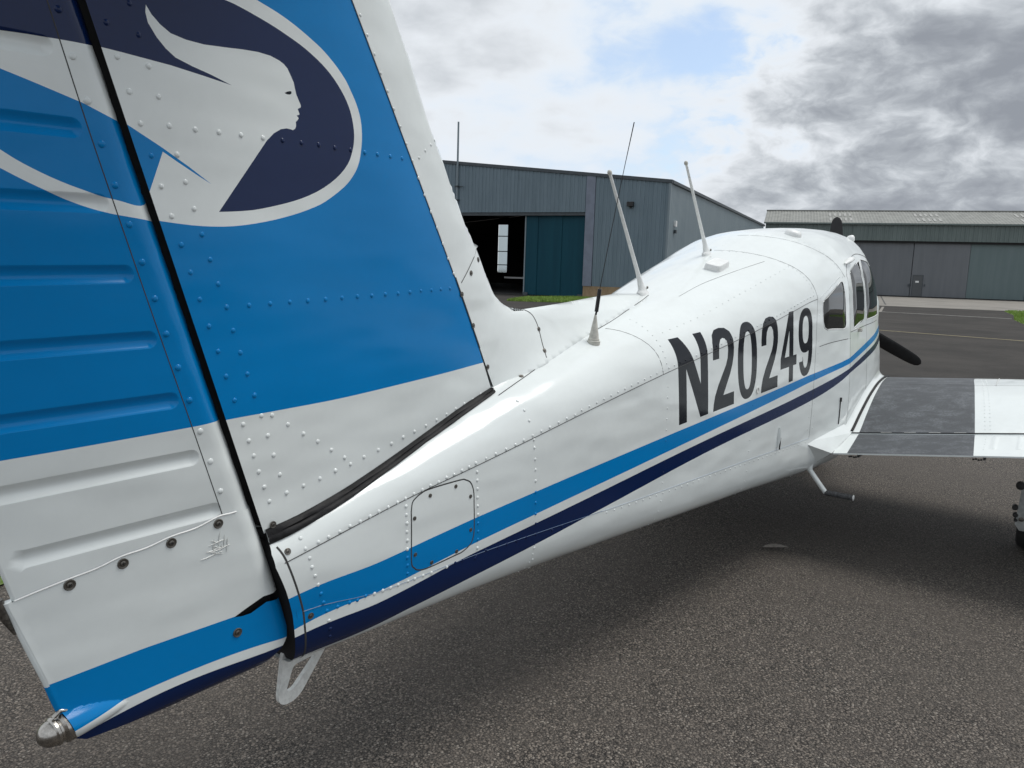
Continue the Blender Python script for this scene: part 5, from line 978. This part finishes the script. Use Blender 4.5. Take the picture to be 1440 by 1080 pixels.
# boarding step
mb = MB(); mb.tube([(-.15,-.44,.56),(-.15,-.497,.508),(-.15,-.56,.43),(-.15,-.603,.379)], .0145, 12, flat=(1,1)); mb.tube([(-.15,-.50,.56),(-.15,-.503,.50)], [.022,.017], 10)
stp = mb.build('boarding_step', M['white'], plane, 50)
mb = MB(); mb.tube([(-.15,-.600,.379),(-.15,-.752,.377)], .016, 14); mb.build('step_grip', plain('worn_step_grip', (.06,.062,.066), .7, var=.5, vscale=90, bump=.4, bscale=200), stp, 60)
mb = MB(); mb.lathe((-.15,-.752,.377), (0,-1,0), [(0,.0165),(.004,.0165),(.006,.012)], 14); mb.build('step_end', M['white_plastic'], stp, 40)
# main gear and nose gear
def gear(x, y, r, top, leg):
    g = empty('landing_gear', (x, y, 0)); g.parent = plane
    mb = MB(); prof = [(-.075,r*.62),(-.078,r*.78),(-.066,r*.93),(-.035,r*.99),(0,r),(.035,r*.99),(.066,r*.93),(.078,r*.78),(.075,r*.62)]
    mb.lathe((0,0,r), (0,1,0), prof, 32); mb.build('tyre', M['tyre'], g, 50)
    mb = MB(); mb.lathe((0,0,r), (0,1,0), [(-.06,r*.62),(-.06,r*.2),(-.08,r*.18),(.08,r*.18),(.06,r*.2),(.06,r*.62)], 24); mb.build('wheel_rim', M['white_plastic'], g, 40)
    mb = MB(); mb.tube([(-.02,leg,top),(-.02,leg,r+.02)], .03, 14); mb.tube([(-.02,leg,r+.01),(0,0,r)], .022, 10); mb.build('strut', M['chrome'], g, 50)
    return g
gR = gear(.82, -1.615, .19, .75, .0)
mb = MB(); prof = [(-.145,.19),(-.135,.42),(-.115,.445),(.055,.445),(.078,.41),(.09,.20),(.065,.165),(-.115,.165)]
mb.add([(-.235,a,b) for a, b in prof]+[(-.222,a,b) for a, b in prof], [tuple(range(8))[::-1], tuple(range(8,16))]+[(i, (i+1) % 8, 8+(i+1) % 8, 8+i) for i in range(8)])
mb.build('gear_door', plain('grey_gear_paint', (.34,.35,.34), .45, var=.2, vscale=25), gR, 30)
mb = MB()
for yy, zz, rr_ in ((.085,.435,.024),(.098,.30,.016),(.092,.255,.014),(.088,.225,.01)): mb.lathe((-.23,yy,zz), (-1,0,0), [(-.02,rr_),(.012,rr_),(.018,rr_*.6)], 12)
mb.split('hinge_lug', M['seam'], gR, 40)
mb = MB(); mb.lathe((-.236,.06,.235), (-1,0,0), [(0,.014),(.004,.014),(.005,.009)], 12); mb.build('door_bolt', M['steel'], gR, 40)
gear(.82, 1.615, .19, .75, .0); gear(2.15, 0, .17, .8, .0)
# propeller
hub = Vector((2.72,.066,1.307)); pr = empty('propeller', hub); pr.parent = plane
mb = MB(); mb.lathe((-.08,0,0), (1,0,0), [(0,.15),(.06,.15),(.16,.13),(.26,.08),(.32,.03),(.335,.002)], 28); mb.build('spinner', white, pr, 50)
def blade(dy, dz):
    u = Vector((0, dy, dz)).normalized(); c = Vector((0, -dz, dy)).normalized(); mb = MB(); rows = []; Rr = .862
    for t, ch in ((.1,.06),(.18,.09),(.3,.135),(.5,.152),(.7,.142),(.85,.125),(.92,.112),(.96,.092),(.985,.062),(1.0,.012)):
        p = R(38-26*t); ca = c*math.cos(p)+Vector((1,0,0))*math.sin(p); nn = u.cross(ca); rows.append([u*Rr*t+ca*ch*.86/2*math.cos(a)+nn*.018*(1.2-t)*math.sin(a) for a in [2*math.pi*i/16 for i in range(16)]])
    mb.grid(rows, closed=True); mb.build('propeller_blade', M['prop'], pr, 60)
for k in range(3):
    a = R(90-2.4)+k*2*math.pi/3; blade(math.cos(a), math.sin(a))
